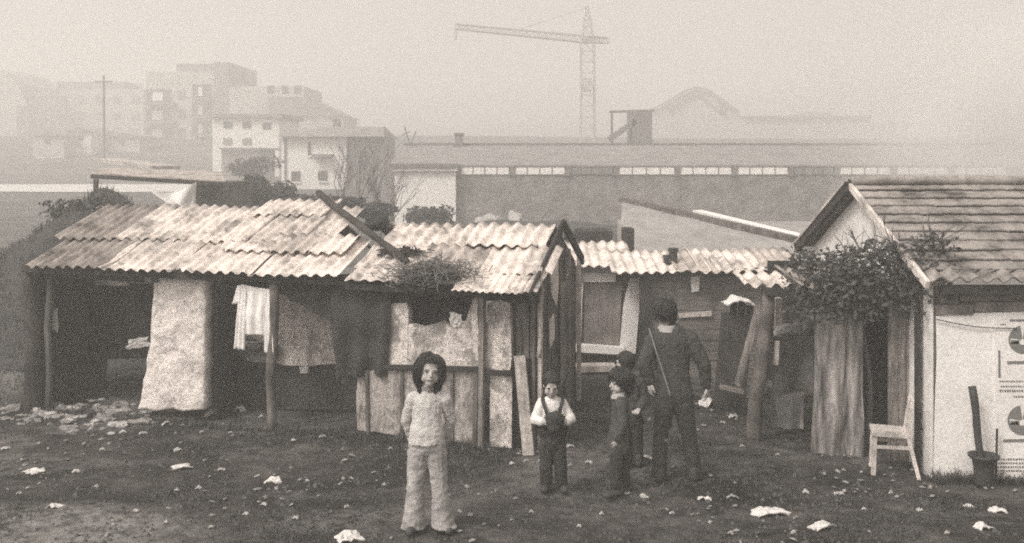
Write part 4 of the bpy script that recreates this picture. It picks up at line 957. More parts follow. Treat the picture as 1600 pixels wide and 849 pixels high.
def fuse(mb, name, mat, parent, voxel, sm=4, disp=0, dfr=8, loc=None):
    """union of overlapping closed shapes -> one continuous skin"""
    o = mb.build('tmp_shape', mat, parent)
    r = o.modifiers.new('r', 'REMESH'); r.mode = 'VOXEL'; r.voxel_size = voxel; r.use_smooth_shade = True
    s = o.modifiers.new('s', 'SMOOTH'); s.factor = .5; s.iterations = sm
    dg = bpy.context.evaluated_depsgraph_get(); dg.update()
    me = bpy.data.meshes.new_from_object(o.evaluated_get(dg)); me.name = name
    if disp:
        me.update(); nn = [Vector(v.normal) for v in me.vertices]
        for v, q in zip(me.vertices, nn):
            w = noise.noise(Vector(v.co)*dfr)+.5*noise.noise(Vector(v.co)*dfr*2.3+V(3,1,7)); v.co = Vector(v.co)+q*disp*w
    for p in me.polygons: p.use_smooth = True
    bpy.data.objects.remove(o)
    n = bpy.data.objects.new(name, me); COL.objects.link(n); n.parent = parent
    if not me.materials: me.materials.append(M[mat])
    ROOT[n.name] = ROOT[parent.name]
    return n
def hand(mb, wrist, d, palm, size, curl=.5, side=1):
    """palm, four bent fingers of unequal length and a thumb; d = finger direction, palm = palm normal"""
    d = Vector(d).normalized(); pn = Vector(palm); pn = (pn-d*pn.dot(d)).normalized(); w = d.cross(pn)*side; s = size
    c = wrist+d*s*.26
    ball(mb, c, (s*.25, s*.12, s*.30), (w, pn, d)); cap(mb, wrist-d*s*.05, wrist+d*s*.1, s*.14, s*.15)
    for i, (o, L) in enumerate(((-.18,.38),(-.06,.44),(.06,.41),(.17,.32))):
        k = wrist+d*s*.48+w*s*o; a1 = curl; d1 = (d*math.cos(a1)+pn*math.sin(a1)).normalized(); d2 = (d*math.cos(a1*2.1)+pn*math.sin(a1*2.1)).normalized()
        k2 = k+d1*s*L*.5; cap(mb, k-d*s*.08, k2, s*.062, s*.056); cap(mb, k2, k2+d2*s*L*.5, s*.056, s*.046)
    tb = wrist+d*s*.16-w*s*.18; t2 = tb+(d*.7-w*.6+pn*.3).normalized()*s*.24
    cap(mb, tb, t2, s*.085, s*.068); cap(mb, t2, t2+(d*.9-w*.1+pn*.4).normalized()*s*.2, s*.066, s*.052)
def head(mb, c, f, up, h):
    """h = chin to crown; skull, jaw, nose, brow, ears, lips' mound"""
    f = Vector(f).normalized(); up = Vector(up); up = (up-f*up.dot(f)).normalized(); r = f.cross(up); k = h/.235; ax = (r, f, up); c = Vector(c)
    P = lambda x, y, z: c+(r*x+f*y+up*z)*k
    ball(mb, P(0,-.012,.028), (.074*k,.092*k,.088*k), ax)            # skull
    ball(mb, P(0,.030,-.028), (.060*k,.060*k,.074*k), ax)             # face
    ball(mb, P(0,.048,-.084), (.032*k,.034*k,.030*k), ax)             # chin
    for s_ in (-1, 1):
        ball(mb, P(s_*.040,.040,-.050), (.028*k,.034*k,.036*k), ax)     # cheek and jaw
        ball(mb, P(s_*.030,.072,.016), (.026*k,.014*k,.010*k), ax)     # brow
        ball(mb, P(s_*.075,-.008,-.012), (.010*k,.020*k,.030*k), ax)   # ear
    cap(mb, P(0,.084,.008), P(0,.102,-.026), .008*k, .013*k)            # nose
    ball(mb, P(0,.086,-.055), (.022*k,.012*k,.011*k), ax)
    return P, ax, k
def face_parts(P, ax, k, par):
    for s_ in (-1, 1):
        m = MB(); ball(m, P(s_*.030,.079,-.002), (.0110*k,.009*k,.0058*k), ax); m.build('eye', 'eye_dark', par, smooth=True)
        m = MB(); cap(m, P(s_*.018,.087,.018), P(s_*.045,.079,.018), .0032*k); m.build('eyebrow', 'hair', par, smooth=True)
    m = MB(); cap(m, P(-.016,.094,-.056), P(.016,.094,-.056), .0045*k); m.build('mouth', 'lip', par, smooth=True)
def hairdo(P, ax, k, par, length=0, vol=1.0, fringe=.05, curly=1.0, seed=1, name='hair', wv=None):
    """a close cap of hair and many separate locks flowing over it, leaving the face free"""
    rr = random.Random(seed); m = MB(); A, B_, Cc = .079*vol, .088*vol, .087*vol; cy, cz = -.020, .034
    ball(m, P(0, cy, cz), (A*k, B_*k, Cc*k), ax); ball(m, P(0, -.045, -.02), (.062*k*vol, .05*k*vol, .06*k), ax)
    h = m.build(name, 'hair', par, smooth=True)
    L = MB(); n = 0; wave = wv or .35+.25*curly; tot = .055+.9*length
    while n < 620:
        q = Vector((rr.gauss(0,1), rr.gauss(0,1), rr.gauss(0,1))).normalized()
        if q.z < -.45 or (q.y > .15 and q.z < .62-fringe*.5): continue
        n += 1; p = Vector((q.x*A, cy+q.y*B_, cz+q.z*Cc)); path = []; st = tot*rr.uniform(.7,1.2)/7; ph = rr.random()*9; f1 = rr.uniform(1.0, 1.6)
        for i in range(8):
            path.append(p.copy()); nn = Vector((p.x/A**2, (p.y-cy)/B_**2, (p.z-cz)/Cc**2)).normalized()
            d = Vector((0,0,-1)); d = d-nn*d.dot(nn); side = nn.cross(Vector((0,0,1)))
            if d.length < .25: d = Vector((q.x+.15, q.y*.6-.1, 0)); d = d-nn*d.dot(nn)
            d.normalize()
            if p.z < cz-.02: d = (d+Vector((q.x*.25, -.05, -.8))).normalized()
            p = p+d*st+side*st*wave*math.sin(i*f1+ph)+nn*st*(.28 if i < 2 else .06)*curly
            e = math.sqrt((p.x/A)**2+((p.y-cy)/B_)**2+((p.z-cz)/Cc)**2)
            if e < 1.02: p = Vector((p.x/e*1.03, cy+(p.y-cy)/e*1.03, cz+(p.z-cz)/e*1.03))
            if p.y > .028 and abs(p.x) < .066 and p.z < .066: break
        if len(path) < 3: continue
        r0 = .0060*k*rr.uniform(.6,1.5)
        L.tube([P(*x) for x in path], [r0*(1-.55*i/len(path)) for i in range(len(path))], 4)
    L.build('hair_locks', 'hair', par, smooth=True)
    return h
def shoes(par, items, mat):
    for a, t in items:
        m = MB(); a = Vector(a); t = Vector(t); d = (t-a); d.z = 0; d.normalize(); L = .11 if (t-a).length < .2 else .12
        z0 = gz(a.x, a.y)+.012
        h0 = V(a.x, a.y, z0+.035)-d*.03; h1 = h0+d*L*1.35
        cap(m, h0, h1, .040, .036, ((0,0,1), .85)); cap(m, h0+V(0,0,.03), h0+V(0,0,.07), .040, .038)
        m.v = [V(p.x, p.y, max(p.z, z0)) for p in m.v]
        fuse(m, 'shoe', mat, par, .008, 2)

# --- girl in the pale jumper
Y = 8.02
gl = thing('person', 'child with dark wavy hair in pale jumper and flared pale trousers, hands behind the back', 'person', (W(668,0,Y).x, Y, 0))
j = lambda x, y, d=0: W(x, y, Y+d)
b = MB(); hc = j(672, 579, -.02)
P, ax, k = head(b, hc, (.16, -1, .02), (.10, 0, 1), .245)
cap(b, hc-V(0,-.015,.06), j(668, 612, .02), .042, .046)
cap(b, j(655, 622, .02), j(682, 622, .02), .055); cap(b, j(668, 625, .02), j(667, 690, .02), .085, .085, ((0,1,0), .75))
for sx_, sh, el, wr, hp, kn, an in ((-1, (645,624), (636,657), (647,690), (655,700), (651,765), (648,815)), (1, (694,624), (704,657), (692,690), (680,700), (684,765), (689,808))):
    S_, E_, Wr = j(*sh, .02), j(*el, .09), j(*wr, .19); cap(b, S_, E_, .042, .034); cap(b, E_, Wr, .034, .024)
    hand(b, Wr, (-sx_*.9, .25, -.35), (0, -1, .1), .13, .5, sx_)
    cap(b, j(*hp, .02), j(*kn, .01), .075, .05); cap(b, j(*kn, .01), j(*an, .03), .05, .035)
fuse(b, 'body', 'skin', gl, .006, 3); face_parts(P, ax, k, gl)
hairdo(P, ax, k, gl, .15, 1.0, .1, 1.0, 3, wv=1.3)
t = MB(); cap(t, j(652, 624, .02), j(685, 624, .02), .070, .070, ((0,1,0), .85)); cap(t, j(668, 632, .01), j(667, 655, .0), .122, .118, ((0,1,0), .74)); cap(t, j(667, 655, .0), j(667, 672, .0), .120, .138, ((0,1,0), .78))
cap(t, j(667, 676, .0), j(667, 700, .0), .142, .152, ((0,1,0), .80))
cap(t, j(668, 607, .02), j(668, 616, .02), .056, .072)
zc = j(0, 692).z; t.v = [V(p.x, p.y, max(p.z, zc+.006*math.sin(p.x*40))) for p in t.v]
for sh, el, wr in (((645,624),(635,657),(645,688)), ((695,624),(705,657),(694,688))):
    cap(t, j(*sh, .02), j(*el, .085), .058, .046); cap(t, j(*el, .085), j(*wr, .17), .046, .038)
fuse(t, 'jumper', 'knit_pale', gl, .006, 2, .0065, 24)
m = MB(); c = j(668, 605, .015); m.grid(lambda a, b_: c+V(.058*math.cos(a*2*PI), .056*math.sin(a*2*PI), .012-.034*b_), 24, 3, V(0,0,-.012)); m.build('collar', 'knit_pale', gl, smooth=True)
t = MB(); cap(t, j(656, 695, .0), j(678, 695, .0), .095, .095, ((0,1,0), .9))
for hp, kn, an in (((653,706),(648,768),(646,835)), ((682,706),(687,766),(694,835))):
    cap(t, j(*hp, .01), j(*kn, .0), .086, .066); cap(t, j(*kn, .0), j(*an, .03), .064, .108)
zc = .035; t.v = [V(p.x, p.y, max(p.z, zc)) for p in t.v]
fuse(t, 'trousers', 'denim_pale', gl, .007, 2, .0065, 24)
shoes(gl, ((j(646,822,.0), j(638,832,-.14)), (j(694,816,.06), j(705,824,-.10))), 'shoe')

# --- small child with braces
Y = 9.01
bo = thing('person', 'small child in white shirt and dark trousers with braces, holding a dark bundle', 'person', (W(864,0,Y).x, Y, 0))
b = MB(); hc = j(861, 602, -.03); P, ax, k = head(b, hc, (.05, -1, -.35), (0, 0, 1), .205)
cap(b, hc-V(0,-.01,.06), j(862, 628, .02), .036, .042); cap(b, j(862, 634, .02), j(863, 690, .02), .075, .08, ((0,1,0), .75))
HL, HR = j(850, 660, -.13), j(884, 660, -.13)
for sx_, sh, el, wr, hp, kn, an in ((-1,(846,630),(836,656),HL,(855,695),(853,730),(854,758)), (1,(878,630),(892,655),HR,(873,695),(876,728),(877,754))):
    cap(b, j(*sh,.02), j(*el,-.02), .034, .028); cap(b, j(*el,-.02), wr, .028, .021); hand(b, wr, (-sx_*.85,-.25,-.1), (0,.6,-.3), .105, .55, sx_)
    cap(b, j(*hp,.02), j(*kn), .058, .042); cap(b, j(*kn), j(*an,.02), .042, .03)
fuse(b, 'body', 'skin', bo, .0055, 3); face_parts(P, ax, k, bo); hairdo(P, ax, k, bo, 0, 1.07, .02, 1.0, 5)
t = MB(); cap(t, j(850,631,.02), j(875,631,.02), .056, .056, ((0,1,0),.85)); cap(t, j(862,634,.01), j(863,672,.0), .100, .10, ((0,1,0),.75)); cap(t, j(862,622,.02), j(862,629,.02), .045, .06)
for sh, el, wr in (((847,630),(836,656),HL),((877,630),(892,655),HR)):
    cap(t, j(*sh,.02), j(*el,-.02), .052, .046); cap(t, j(*el,-.02), wr.lerp(j(*el,-.02), .2), .046, .038)
fuse(t, 'shirt', 'shirt_white', bo, .0065, 2, .0065, 24)
t = MB(); cap(t, j(856,672,.0), j(871,672,.0), .10, .10, ((0,1,0),.85)); cap(t, j(863,655,.0), j(863,690,.0), .102, .105, ((0,1,0),.8))
for hp, kn, an in (((854,695),(853,730),(854,757)),((873,695),(876,728),(877,753))): cap(t, j(*hp,.01), j(*kn), .070, .058); cap(t, j(*kn), j(*an,.02), .058, .056)
t.v = [V(p.x, p.y, max(p.z, .05)) for p in t.v]; fuse(t, 'trousers', 'trouser_dark', bo, .007, 2, .0065, 24)
for x0, x1 in ((848,857),(879,872)):
    m = MB(); pts = [j(x0+(x1-x0)*.1, 619, .06), j(x0, 622, .0), j(x0, 627,-.06), j((x0+x1)/2, 640, -.098), j(x1, 656, -.098)]
    for p_, q_ in zip(pts, pts[1:]): m.bar(p_, q_, .032, .012, up=(0,-1,.2))
    m.build('brace_strap', 'trouser_dark', bo)
shoes(bo, ((j(854,762,.03), j(850,770,-.1)), (j(878,758,.05), j(882,766,-.08))), 'shoe')
m = MB(); c = j(867, 656, -.17); m.blob(c, (.085,.06,.075), 3, .35, 2, 6); m.blob(c+V(-.01,-.01,-.06), (.06,.05,.06), 3, .35, 2, 2)
solo(m, 'bundle', 'dark_cloth', 'dark cloth bundle held in the hands of the small child with braces', 'bundle', c-V(0,0,.1), smooth=True)

# --- child in a dark coat seen from the side
Y = 8.97
sc_ = thing('person', 'child in dark coat turned sideways to the left, hair over the neck', 'person', (W(966,0,Y).x, Y, 0))
b = MB(); hc = j(968, 598); P, ax, k = head(b, hc, (-1, -.42, -.05), (-.05, 0, 1), .215)
cap(b, hc-V(-.01,0,.06), j(970, 626), .036, .042); cap(b, j(970, 632), j(968, 695), .075, .085, ((1,-.3,0), .75))
for dy, el, wr, hp, kn, an in ((-.085,(973,662),(964,688),(966,700),(962,733),(962,758)), (.085,(979,662),(974,690),(974,700),(974,733),(976,758))):
    cap(b, j(970,632,dy), j(*el,dy*1.3), .036, .03); cap(b, j(*el,dy*1.3), j(*wr,dy*1.2), .03, .022); hand(b, j(*wr,dy*1.2), (-.25,0,-1), (-.3,-dy*8,0), .105, .45, 1 if dy < 0 else -1)
    cap(b, j(*hp,dy*.6), j(*kn,dy*.6), .06, .043); cap(b, j(*kn,dy*.6), j(*an,dy*.6), .043, .03)
fuse(b, 'body', 'skin', sc_, .0055, 3); face_parts(P, ax, k, sc_); hairdo(P, ax, k, sc_, .08, 1.22, .1, 1.3, 8)
t = MB(); cap(t, j(970,630,-.07), j(970,630,.07), .058); cap(t, j(970,634), j(967,672), .098, .104, ((1,-.3,0), .8)); cap(t, j(967,670), j(966,698), .104, .118, ((1,-.3,0), .85))
for dy, el, wr in ((-.09,(973,662),(965,685)), (.09,(979,662),(975,687))): cap(t, j(970,632,dy), j(*el,dy*1.35), .052, .046); cap(t, j(*el,dy*1.35), j(*wr,dy*1.25), .046, .040)
fuse(t, 'coat', 'coat_child', sc_, .007, 2, .0065, 24)
m = MB(); c = j(968, 614); m.grid(lambda a, b_: c+V(.058*math.cos(a*2*PI)*(1+.35*b_), .060*math.sin(a*2*PI)*(1+.3*b_), .012-.045*b_+.01*math.cos(a*2*PI)), 20, 4, V(0,0,-.008)); m.build('collar', 'collar', sc_, smooth=True)
t = MB()
for dy, hp, kn, an in ((-.085,(966,698),(962,733),(962,757)), (.085,(974,698),(974,733),(976,757))): cap(t, j(*hp,dy*.6), j(*kn,dy*.6), .066, .056); cap(t, j(*kn,dy*.6), j(*an,dy*.6), .056, .054)
fuse(t, 'trousers', 'trouser_dark', sc_, .007, 2, .0065, 24)
shoes(sc_, ((j(964,764,-.05), j(953,766,-.1)), (j(978,764,.05), j(966,764,0))), 'shoe')

# --- child behind, half hidden
Y = 9.75
cb = thing('person', 'child in dark jacket half hidden behind the one in the dark coat, head turned away', 'person', (W(984,0,Y).x, Y, 0))
b = MB(); hc = j(976, 567); P, ax, k = head(b, hc, (-.75, .62, -.05), (-.03, 0, 1), .205)
cap(b, hc-V(0,0,.06), j(982, 592), .036, .042); cap(b, j(984, 598), j(986, 655), .08, .085, ((0,1,0), .75))
for sx_, sh, el, wr, hp, kn, an in ((-1,(967,598),(961,622),(966,644),(979,662),(978,695),(979,722)),(1,(1001,598),(1008,620),(999,640),(994,662),(996,695),(997,722))):
    cap(b, j(*sh), j(*el), .034, .03); cap(b, j(*el), j(*wr,-.08), .03, .022); hand(b, j(*wr,-.08), (-sx_*.7,-.2,-.4), (0,-.4,.5), .105, .5, sx_)
    cap(b, j(*hp), j(*kn), .058, .043); cap(b, j(*kn), j(*an), .043, .03)
fuse(b, 'body', 'skin', cb, .006, 3); hairdo(P, ax, k, cb, .01, 1.06, .02, 1.0, 12); face_parts(P, ax, k, cb)
t = MB(); cap(t, j(972,598), j(996,598), .062); cap(t, j(984,600), j(986,650), .105, .11, ((0,1,0),.75))
for sh, el, wr in (((968,598),(961,622),(966,640)),((1000,598),(1008,620),(1001,636))): cap(t, j(*sh), j(*el), .055, .048); cap(t, j(*el), j(*wr,-.06), .048, .04)
fuse(t, 'jacket', 'coat_child', cb, .007, 2, .0065, 24)
t = MB(); cap(t, j(980,658), j(993,658), .09, .09, ((0,1,0),.85))
for hp, kn, an in (((979,664),(978,695),(979,720)),((994,664),(996,695),(997,720))): cap(t, j(*hp), j(*kn), .07, .058); cap(t, j(*kn), j(*an), .058, .054)
fuse(t, 'trousers', 'trouser_dark', cb, .007, 2, .0065, 24)
shoes(cb, ((j(979,726), j(974,722,.12)), (j(997,726), j(994,722,.14))), 'shoe')

# --- man seen from behind
Y = 9.30
mn = thing('person', 'man seen from behind in dark jacket and trousers, pale collar and thin shoulder strap', 'person', (W(1050,0,Y).x, Y, 0))
b = MB(); hc = j(1038, 489, .03); P, ax, k = head(b, hc, (-.25, 1, -.12), (0, 0, 1), .232)
cap(b, hc-V(0,.01,.05), j(1042, 518, .0), .058, .062); cap(b, j(1048,530), j(1053,615), .14, .13, ((0,1,0),.7))
WL, WR = j(1017,597,-.02), j(1104,604,.02)
for sx_, sh, el, wr, hp, kn, an in ((-1,(1019,533),(1006,568),WL,(1041,628),(1034,683),(1031,728)),(1,(1080,531),(1100,570),WR,(1067,628),(1077,688),(1083,738))):
    cap(b, j(*sh), j(*el,-.03), .055, .045); cap(b, j(*el,-.03), wr, .045, .032); hand(b, wr, (sx_*.12,.1,-1), (-sx_*.9,.3,0), .165, .4, sx_)
    cap(b, j(*hp), j(*kn,.02), .09, .06); cap(b, j(*kn,.02), j(*an), .06, .042)
fuse(b, 'body', 'skin', mn, .0065, 3); face_parts(P, ax, k, mn); hairdo(P, ax, k, mn, .02, 1.14, .1, 2.0, 15)
t = MB(); cap(t, j(1024,532), j(1075,530), .088, .088, ((0,1,0),.8)); cap(t, j(1049,535), j(1052,585), .185, .150, ((0,1,0),.62)); cap(t, j(1052,585), j(1055,612), .150, .165, ((0,1,0),.68))
for sh, el, wr in (((1021,533),(1006,568),WL),((1079,531),(1100,570),WR)): cap(t, j(*sh), j(*el,-.03), .080, .064); cap(t, j(*el,-.03), wr.lerp(j(*el,-.03), .08), .064, .050)
cap(t, j(1042,515,.0), j(1043,524), .075, .10)
fuse(t, 'jacket', 'jacket_dark', mn, .0085, 2, .0065, 24)
m = MB(); c = j(1043, 511, .0); m.grid(lambda a, b_: c+V(.074*math.cos(a*2*PI)*(1+.30*b_), .072*math.sin(a*2*PI)*(1+.28*b_), .035-.06*b_+.012*math.sin(a*2*PI)), 24, 5, V(0,0,-.01)); m.build('collar', 'collar', mn, smooth=True)
t = MB(); cap(t, j(1042,620), j(1065,620), .112, .112, ((0,1,0),.85))
for hp, kn, an in (((1039,632),(1032,683),(1030,748)),((1067,632),(1078,688),(1087,756))): cap(t, j(*hp), j(*kn,.02), .100, .070); cap(t, j(*kn,.02), j(*an,.01), .068, .074)
t.v = [V(p.x, p.y, max(p.z, .04)) for p in t.v]
fuse(t, 'trousers', 'trouser_dark', mn, .0085, 2, .0065, 24)
shoes(mn, ((j(1031,736), j(1029,726,.2)), (j(1084,748), j(1088,738,.2))), 'shoe')
m = MB(); pts = [j(1018,520,.10), j(1014,514,.0), j(1017,522,-.10), j(1026,552,-.150), j(1036,582,-.148), j(1047,618,-.155)]
for p_, q_ in zip(pts, pts[1:]): m.bar(p_, q_, .010, .006, up=(0,-1,0))
m.build('shoulder_strap', 'stone', mn)

# ------------------------------------------------------------------ litter, rubble, weeds
def scrap(px, py, w, h, label=None, group=None, flat=.5):
    c = G(px, py); c.z = gz(c.x, c.y)+.01; s = c.y/F; m = MB(); sdd = R.random()*99; L, D, H = w*s, w*s*R.uniform(.5,.9), max(.02, h*s*.55); an = R.uniform(-.5,.5)
    def fn(a, b):
        x = (a-.5)*L*(1+.4*noise.noise(Vector((b*4, sdd, 1)))); y = (b-.5)*D*(1+.4*noise.noise(Vector((a*4, sdd, 2))))
        z = H*(.5+1.1*noise.noise(Vector((a*3.1, b*3.1, sdd))))*math.sin(PI*min(1, max(0, a)))**.5
        return c+V(x*math.cos(an)-y*math.sin(an), x*math.sin(an)+y*math.cos(an), max(0, z))
    m.grid(fn, 7, 7, V(0,0,-.008)); return solo(m, 'litter_scrap', 'paper' if w > 17 else 'paper_soiled', label, 'litter', c, group)
for (x, y, w, h, lb) in ((86,792,20,11,'pale crumpled scrap low on the left of the yard, near the worn path'), (427,751,24,14,'crumpled pale scrap halfway between the log post and the girl'), (546,839,40,18,'crumpled pale litter at the bottom edge left of the girl'),
        (1204,804,56,16,'large torn white paper on the ground, biggest scrap in front of the porch'), (1285,828,38,20,'slanting torn white paper nearest the camera on the right'), (1101,777,20,9,'white scrap just behind the right heel of the man, left of a twin'),
        (1144,775,16,8,'small white scrap right of its twin below the man'), (1559,796,26,8,'flat white scrap in front of the flared pot, right one'), (1512,787,18,7,'flat white scrap in front of the flared pot, left one'),
        (261,663,14,12,'pale lump at the right end of the rubble strip'), (283,727,30,6,'long thin pale strip lying left of center in the yard'), (52,732,28,5,'long thin pale strip near the left edge of the yard'),
        (1107,630,26,18,'bright white crumpled bag on the ground beside the right hand of the man'), (1146,653,15,12,'white scrap at the foot of the trunk post'), (1007,712,22,10,'pale scrap between the feet of the man and the dark coated child'),
        (336,645,34,22,'pale folded card leaning beneath the hanging shirt'), (372,640,18,16,'round pale scrap right of the leaning card under the shirt'), (1536,822,24,12,'dim pale scrap at the lower right before the pot')):
    scrap(x, y, w, h, lb)
small = [(192,674,11),(224,679,12),(310,759,8),(276,763,7),(213,799,9),(412,785,10),(384,801,9),(346,729,11),(278,702,12),(119,732,11),(462,807,10),(259,814,8),(360,675,7),(504,681,10),(458,687,8),(9,696,14),(408,648,8),(542,794,7),(1311,777,14),(1259,772,9),
         (1437,798,8),(1392,772,6),(1129,661,8),(1005,771,9),(1142,836,9),(768,700,9),(800,722,8),(980,769,10),(1008,773,11),(920,719,10),(890,691,13),(735,805,8),(718,800,7),(822,716,8),(690,730,7),(1050,800,7),(830,800,6),(905,820,7),(1240,835,8),(1350,800,6),(1480,835,7),
         (150,760,6),(330,820,7),(600,760,6),(610,700,6),(745,690,8),(1160,700,7),(1215,715,6),(30,770,7),(480,750,6),(160,700,7),(700,775,6),(940,800,6),(780,690,9),(845,715,8)]
for x, y, w in small: scrap(x, y, w, w*.5, 'small pale scrap of litter on the dark earth of the yard', 'small litter scraps in the yard')
stones = MB()
for i in range(120):
    while True:
        x, y = R.gauss(125, 70), R.gauss(648, 14)
        if -30 < x < 275 and 622+max(0, (x-180)*.2) < y < 690: break
    c = G(x, y); s = R.uniform(.015, .05)*(1.4 if R.random() < .1 else 1); m = MB(); m.blob((c.x, c.y, gz(c.x, c.y)+s*.3), (s*R.uniform(.8,2.2), s*R.uniform(.7,1.4), s*R.uniform(.4,.9)), 2, .9, 2.2, i)
    solo(m, 'rubble_stone', 'stone' if R.random() < .8 else 'paper_soiled', 'pale rubble piece strewn before the dark open end of the long shack', 'rubble', (c.x, c.y, 0), 'rubble strip before the long shack')
# weeds and dead grass tufts
gr = MB()
def tuft(x, y, n, h):
    z = gz(x, y)
    for _ in range(n):
        a = R.random()*2*PI; l = R.uniform(.2, .8); p = V(x+R.gauss(0,.02), y+R.gauss(0,.02), z-.01); d = V(math.cos(a)*l, math.sin(a)*l, 1).normalized()*h*R.uniform(.5,1.3)
        w = V(-math.sin(a), math.cos(a), 0)*.0045; q = p+d*.6; e = p+d+V(math.cos(a)*l*h*.4, math.sin(a)*l*h*.4, -h*.15)
        gr.add([p-w, p+w, q+w*.8, q-w*.8, e], [(0,1,2,3),(3,2,4)])
cnt = 0
while cnt < 5000:
    y = 7.2+8*R.random()**1.5; x = R.uniform(-.56*y, .56*y)
    nz = noise.noise(Vector((x*.9, y*.9, 4)))+.5*noise.noise(Vector((x*3, y*3, 2)))
    if nz < R.uniform(.0, .5): continue
    if y > 11 and -5.8 < x < 4: continue
    tuft(x, y, R.randint(4, 8), R.uniform(.02, .055)); cnt += 1
for i in range(260): tuft(R.uniform(3.95, 5.4), 9.34+R.gauss(0,.03), 6, R.uniform(.05,.16))
for i in range(500): u = R.uniform(.3, 5.9); q = SH.p(u, -.12+R.gauss(0,.06), 0); tuft(q.x, q.y, 6, R.uniform(.04,.13))
plain('dead_grass', .075, .5, 3, fine=20, bump=0)
solo(gr, 'grass', 'dead_grass', None, None, (0, 9, 0), kind='stuff')
cl2 = MB()
for i in range(5200):
    y = 7.2+7.5*R.random()**1.4; x = R.uniform(-.56*y, .56*y); s = R.uniform(.006, .026)*(1.3 if R.random() < .06 else 1)
    c = V(x, y, gz(x, y)+s*.25); q = [c+V(R.uniform(-1,1), R.uniform(-1,1), R.uniform(-.2,.9)).normalized()*s*R.uniform(.7,1.3) for _ in range(5)]
    b0 = len(cl2.v); a = R.random()*6
    pts = [c+V(math.cos(a+t*PI/2)*s*R.uniform(.7,1.5), math.sin(a+t*PI/2)*s*R.uniform(.7,1.5), -s*.4) for t in range(4)]+[c+V(R.uniform(-.3,.3)*s, R.uniform(-.3,.3)*s, s*R.uniform(.5,1))]
    cl2.add(pts, [(0,1,4),(1,2,4),(2,3,4),(3,0,4),(3,2,1,0)])
plain('clod', .08, .8, 1.2, fine=30)
solo(cl2, 'clods', 'clod', None, None, (0, 9, 0), kind='stuff')

# rough weeds over the earth bank
bw = MB()
for i in range(3200):
    a, b = R.random(), R.random(); p = Vector(bank(a, b))
    if p.z < .12: continue
    for _ in range(5):
        h = R.uniform(.05, .17); an = R.random()*6.28; d = V(math.cos(an)*.5, math.sin(an)*.5, 1)*h; w = V(-math.sin(an), math.cos(an), 0)*.012; q = p+V(R.gauss(0,.05), R.gauss(0,.05), -.02)
        bw.add([q-w, q+w, q+d], [(0,1,2)])
plain('bank_grass', .09, 1.0, 5, fine=20, bump=0); solo(bw, 'bank_weeds', 'bank_grass', None, None, (-7.4, 17.4, 0), kind='stuff')
# meadow grass left of the shack
mg = MB()
for i in range(4500):
    y = R.uniform(11, 24); x = -.515*y+R.uniform(-1.2, 1.5)
    if x > -6.35: continue
    z = gz(x, y)
    for _ in range(3):
        h = R.uniform(.04, .14); an = R.random()*6.28; d = V(math.cos(an)*.5, math.sin(an)*.5, 1)*h; w = V(-math.sin(an), math.cos(an), 0)*.008; q = V(x+R.gauss(0,.03), y, z-.01)
        mg.add([q-w, q+w, q+d], [(0,1,2)])
plain('meadow_grass', .17, .6, 2, fine=20, bump=0)
solo(mg, 'meadow_grass', 'meadow_grass', None, None, (-7, 16, 0), kind='stuff')
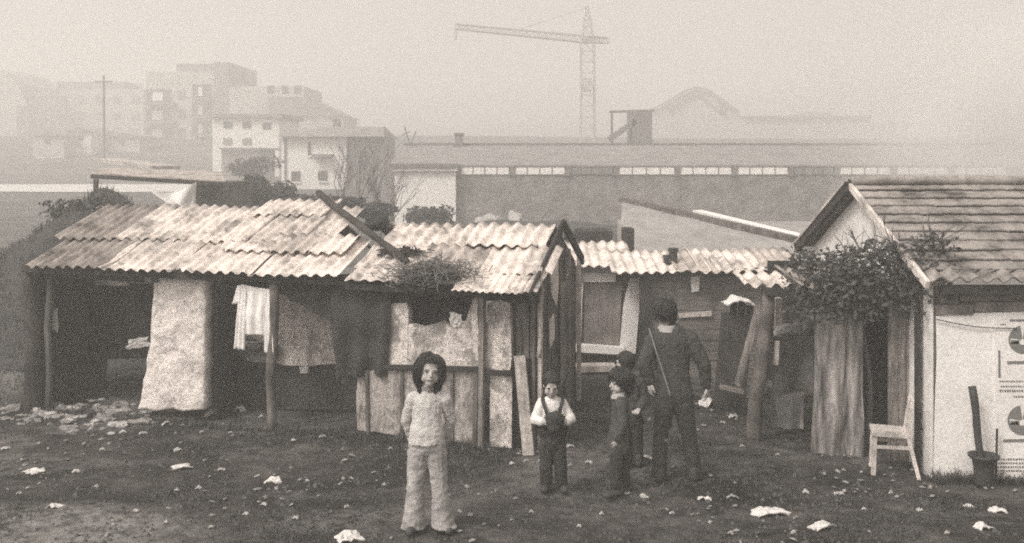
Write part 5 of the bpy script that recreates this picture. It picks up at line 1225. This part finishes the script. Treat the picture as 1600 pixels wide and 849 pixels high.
# smoke drifting from behind the tiled house
def smoke_mat(name, dens, scale):
    m_ = bpy.data.materials.new(name); m_.use_nodes = True; t_ = m_.node_tree; t_.nodes.remove(t_.nodes['Principled BSDF'])
    N = t_.nodes.new; L = t_.links.new
    tc = N('ShaderNodeTexCoord'); mp = N('ShaderNodeMapping'); L(tc.outputs['Generated'], mp.inputs[0]); mp.inputs['Location'].default_value = (-1,-1,-1); mp.inputs['Scale'].default_value = (2,2,2)
    ln = N('ShaderNodeVectorMath'); ln.operation = 'LENGTH'; L(mp.outputs[0], ln.inputs[0])
    mr = N('ShaderNodeMapRange'); mr.interpolation_type = 'SMOOTHSTEP'; L(ln.outputs['Value'], mr.inputs[0]); mr.inputs[1].default_value = 1.0; mr.inputs[2].default_value = .1; mr.inputs[3].default_value = 0; mr.inputs[4].default_value = 1
    nz = N('ShaderNodeTexNoise'); L(tc.outputs['Object'], nz.inputs['Vector']); nz.inputs['Scale'].default_value = scale; nz.inputs['Detail'].default_value = 3
    rg = N('ShaderNodeMapRange'); L(nz.outputs['Fac'], rg.inputs[0]); rg.inputs[1].default_value = .38; rg.inputs[2].default_value = .7
    m1 = N('ShaderNodeMath'); m1.operation = 'MULTIPLY'; L(mr.outputs[0], m1.inputs[0]); L(rg.outputs[0], m1.inputs[1])
    m2 = N('ShaderNodeMath'); m2.operation = 'MULTIPLY'; L(m1.outputs[0], m2.inputs[0]); m2.inputs[1].default_value = dens
    pv_ = N('ShaderNodeVolumePrincipled'); pv_.inputs['Color'].default_value = (.985,.975,.955,1); L(m2.outputs[0], pv_.inputs['Density']); L(pv_.outputs[0], t_.nodes['Material Output'].inputs['Volume'])
    return m_
m = MB(); ball(m, (5.15, 11.9, 3.9), (.55, .6, 1.7)); solo(m, 'smoke', smoke_mat('smoke_plume', 1.3, 1.6), None, None, (5.15, 11.9, 3), kind='stuff')
m = MB(); ball(m, (18, 33, 4.0), (9, 9, 6)); solo(m, 'smoke', smoke_mat('smoke_drift', .55, .22), None, None, (18, 33, 3), kind='stuff')

fd = MB()
for i in range(1500):
    y = 7.2+6.5*R.random()**1.3; x = R.uniform(-.56*y, .56*y)
    if noise.noise(Vector((x*.7, y*.9, 14))) < R.uniform(-.1, .35): continue
    sz = R.uniform(.006, .022); c = V(x, y, gz(x, y)+.012+R.random()*.01); a = R.random()*6.28
    u_ = V(math.cos(a), math.sin(a), R.uniform(-.4,.4))*sz*R.uniform(.8,2); w_ = V(-math.sin(a), math.cos(a), R.uniform(-.4,.4))*sz
    fd.add([c-u_-w_*.6, c+u_*.8-w_, c+u_+w_*.7, c-u_*.9+w_, c+V(0,0,sz*.7)], [(0,1,4),(1,2,4),(2,3,4),(3,0,4),(3,2,1,0)])
plain('debris', .24, .7, 3, fine=20)
solo(fd, 'debris', 'debris', None, None, (0, 9, 0), kind='stuff')
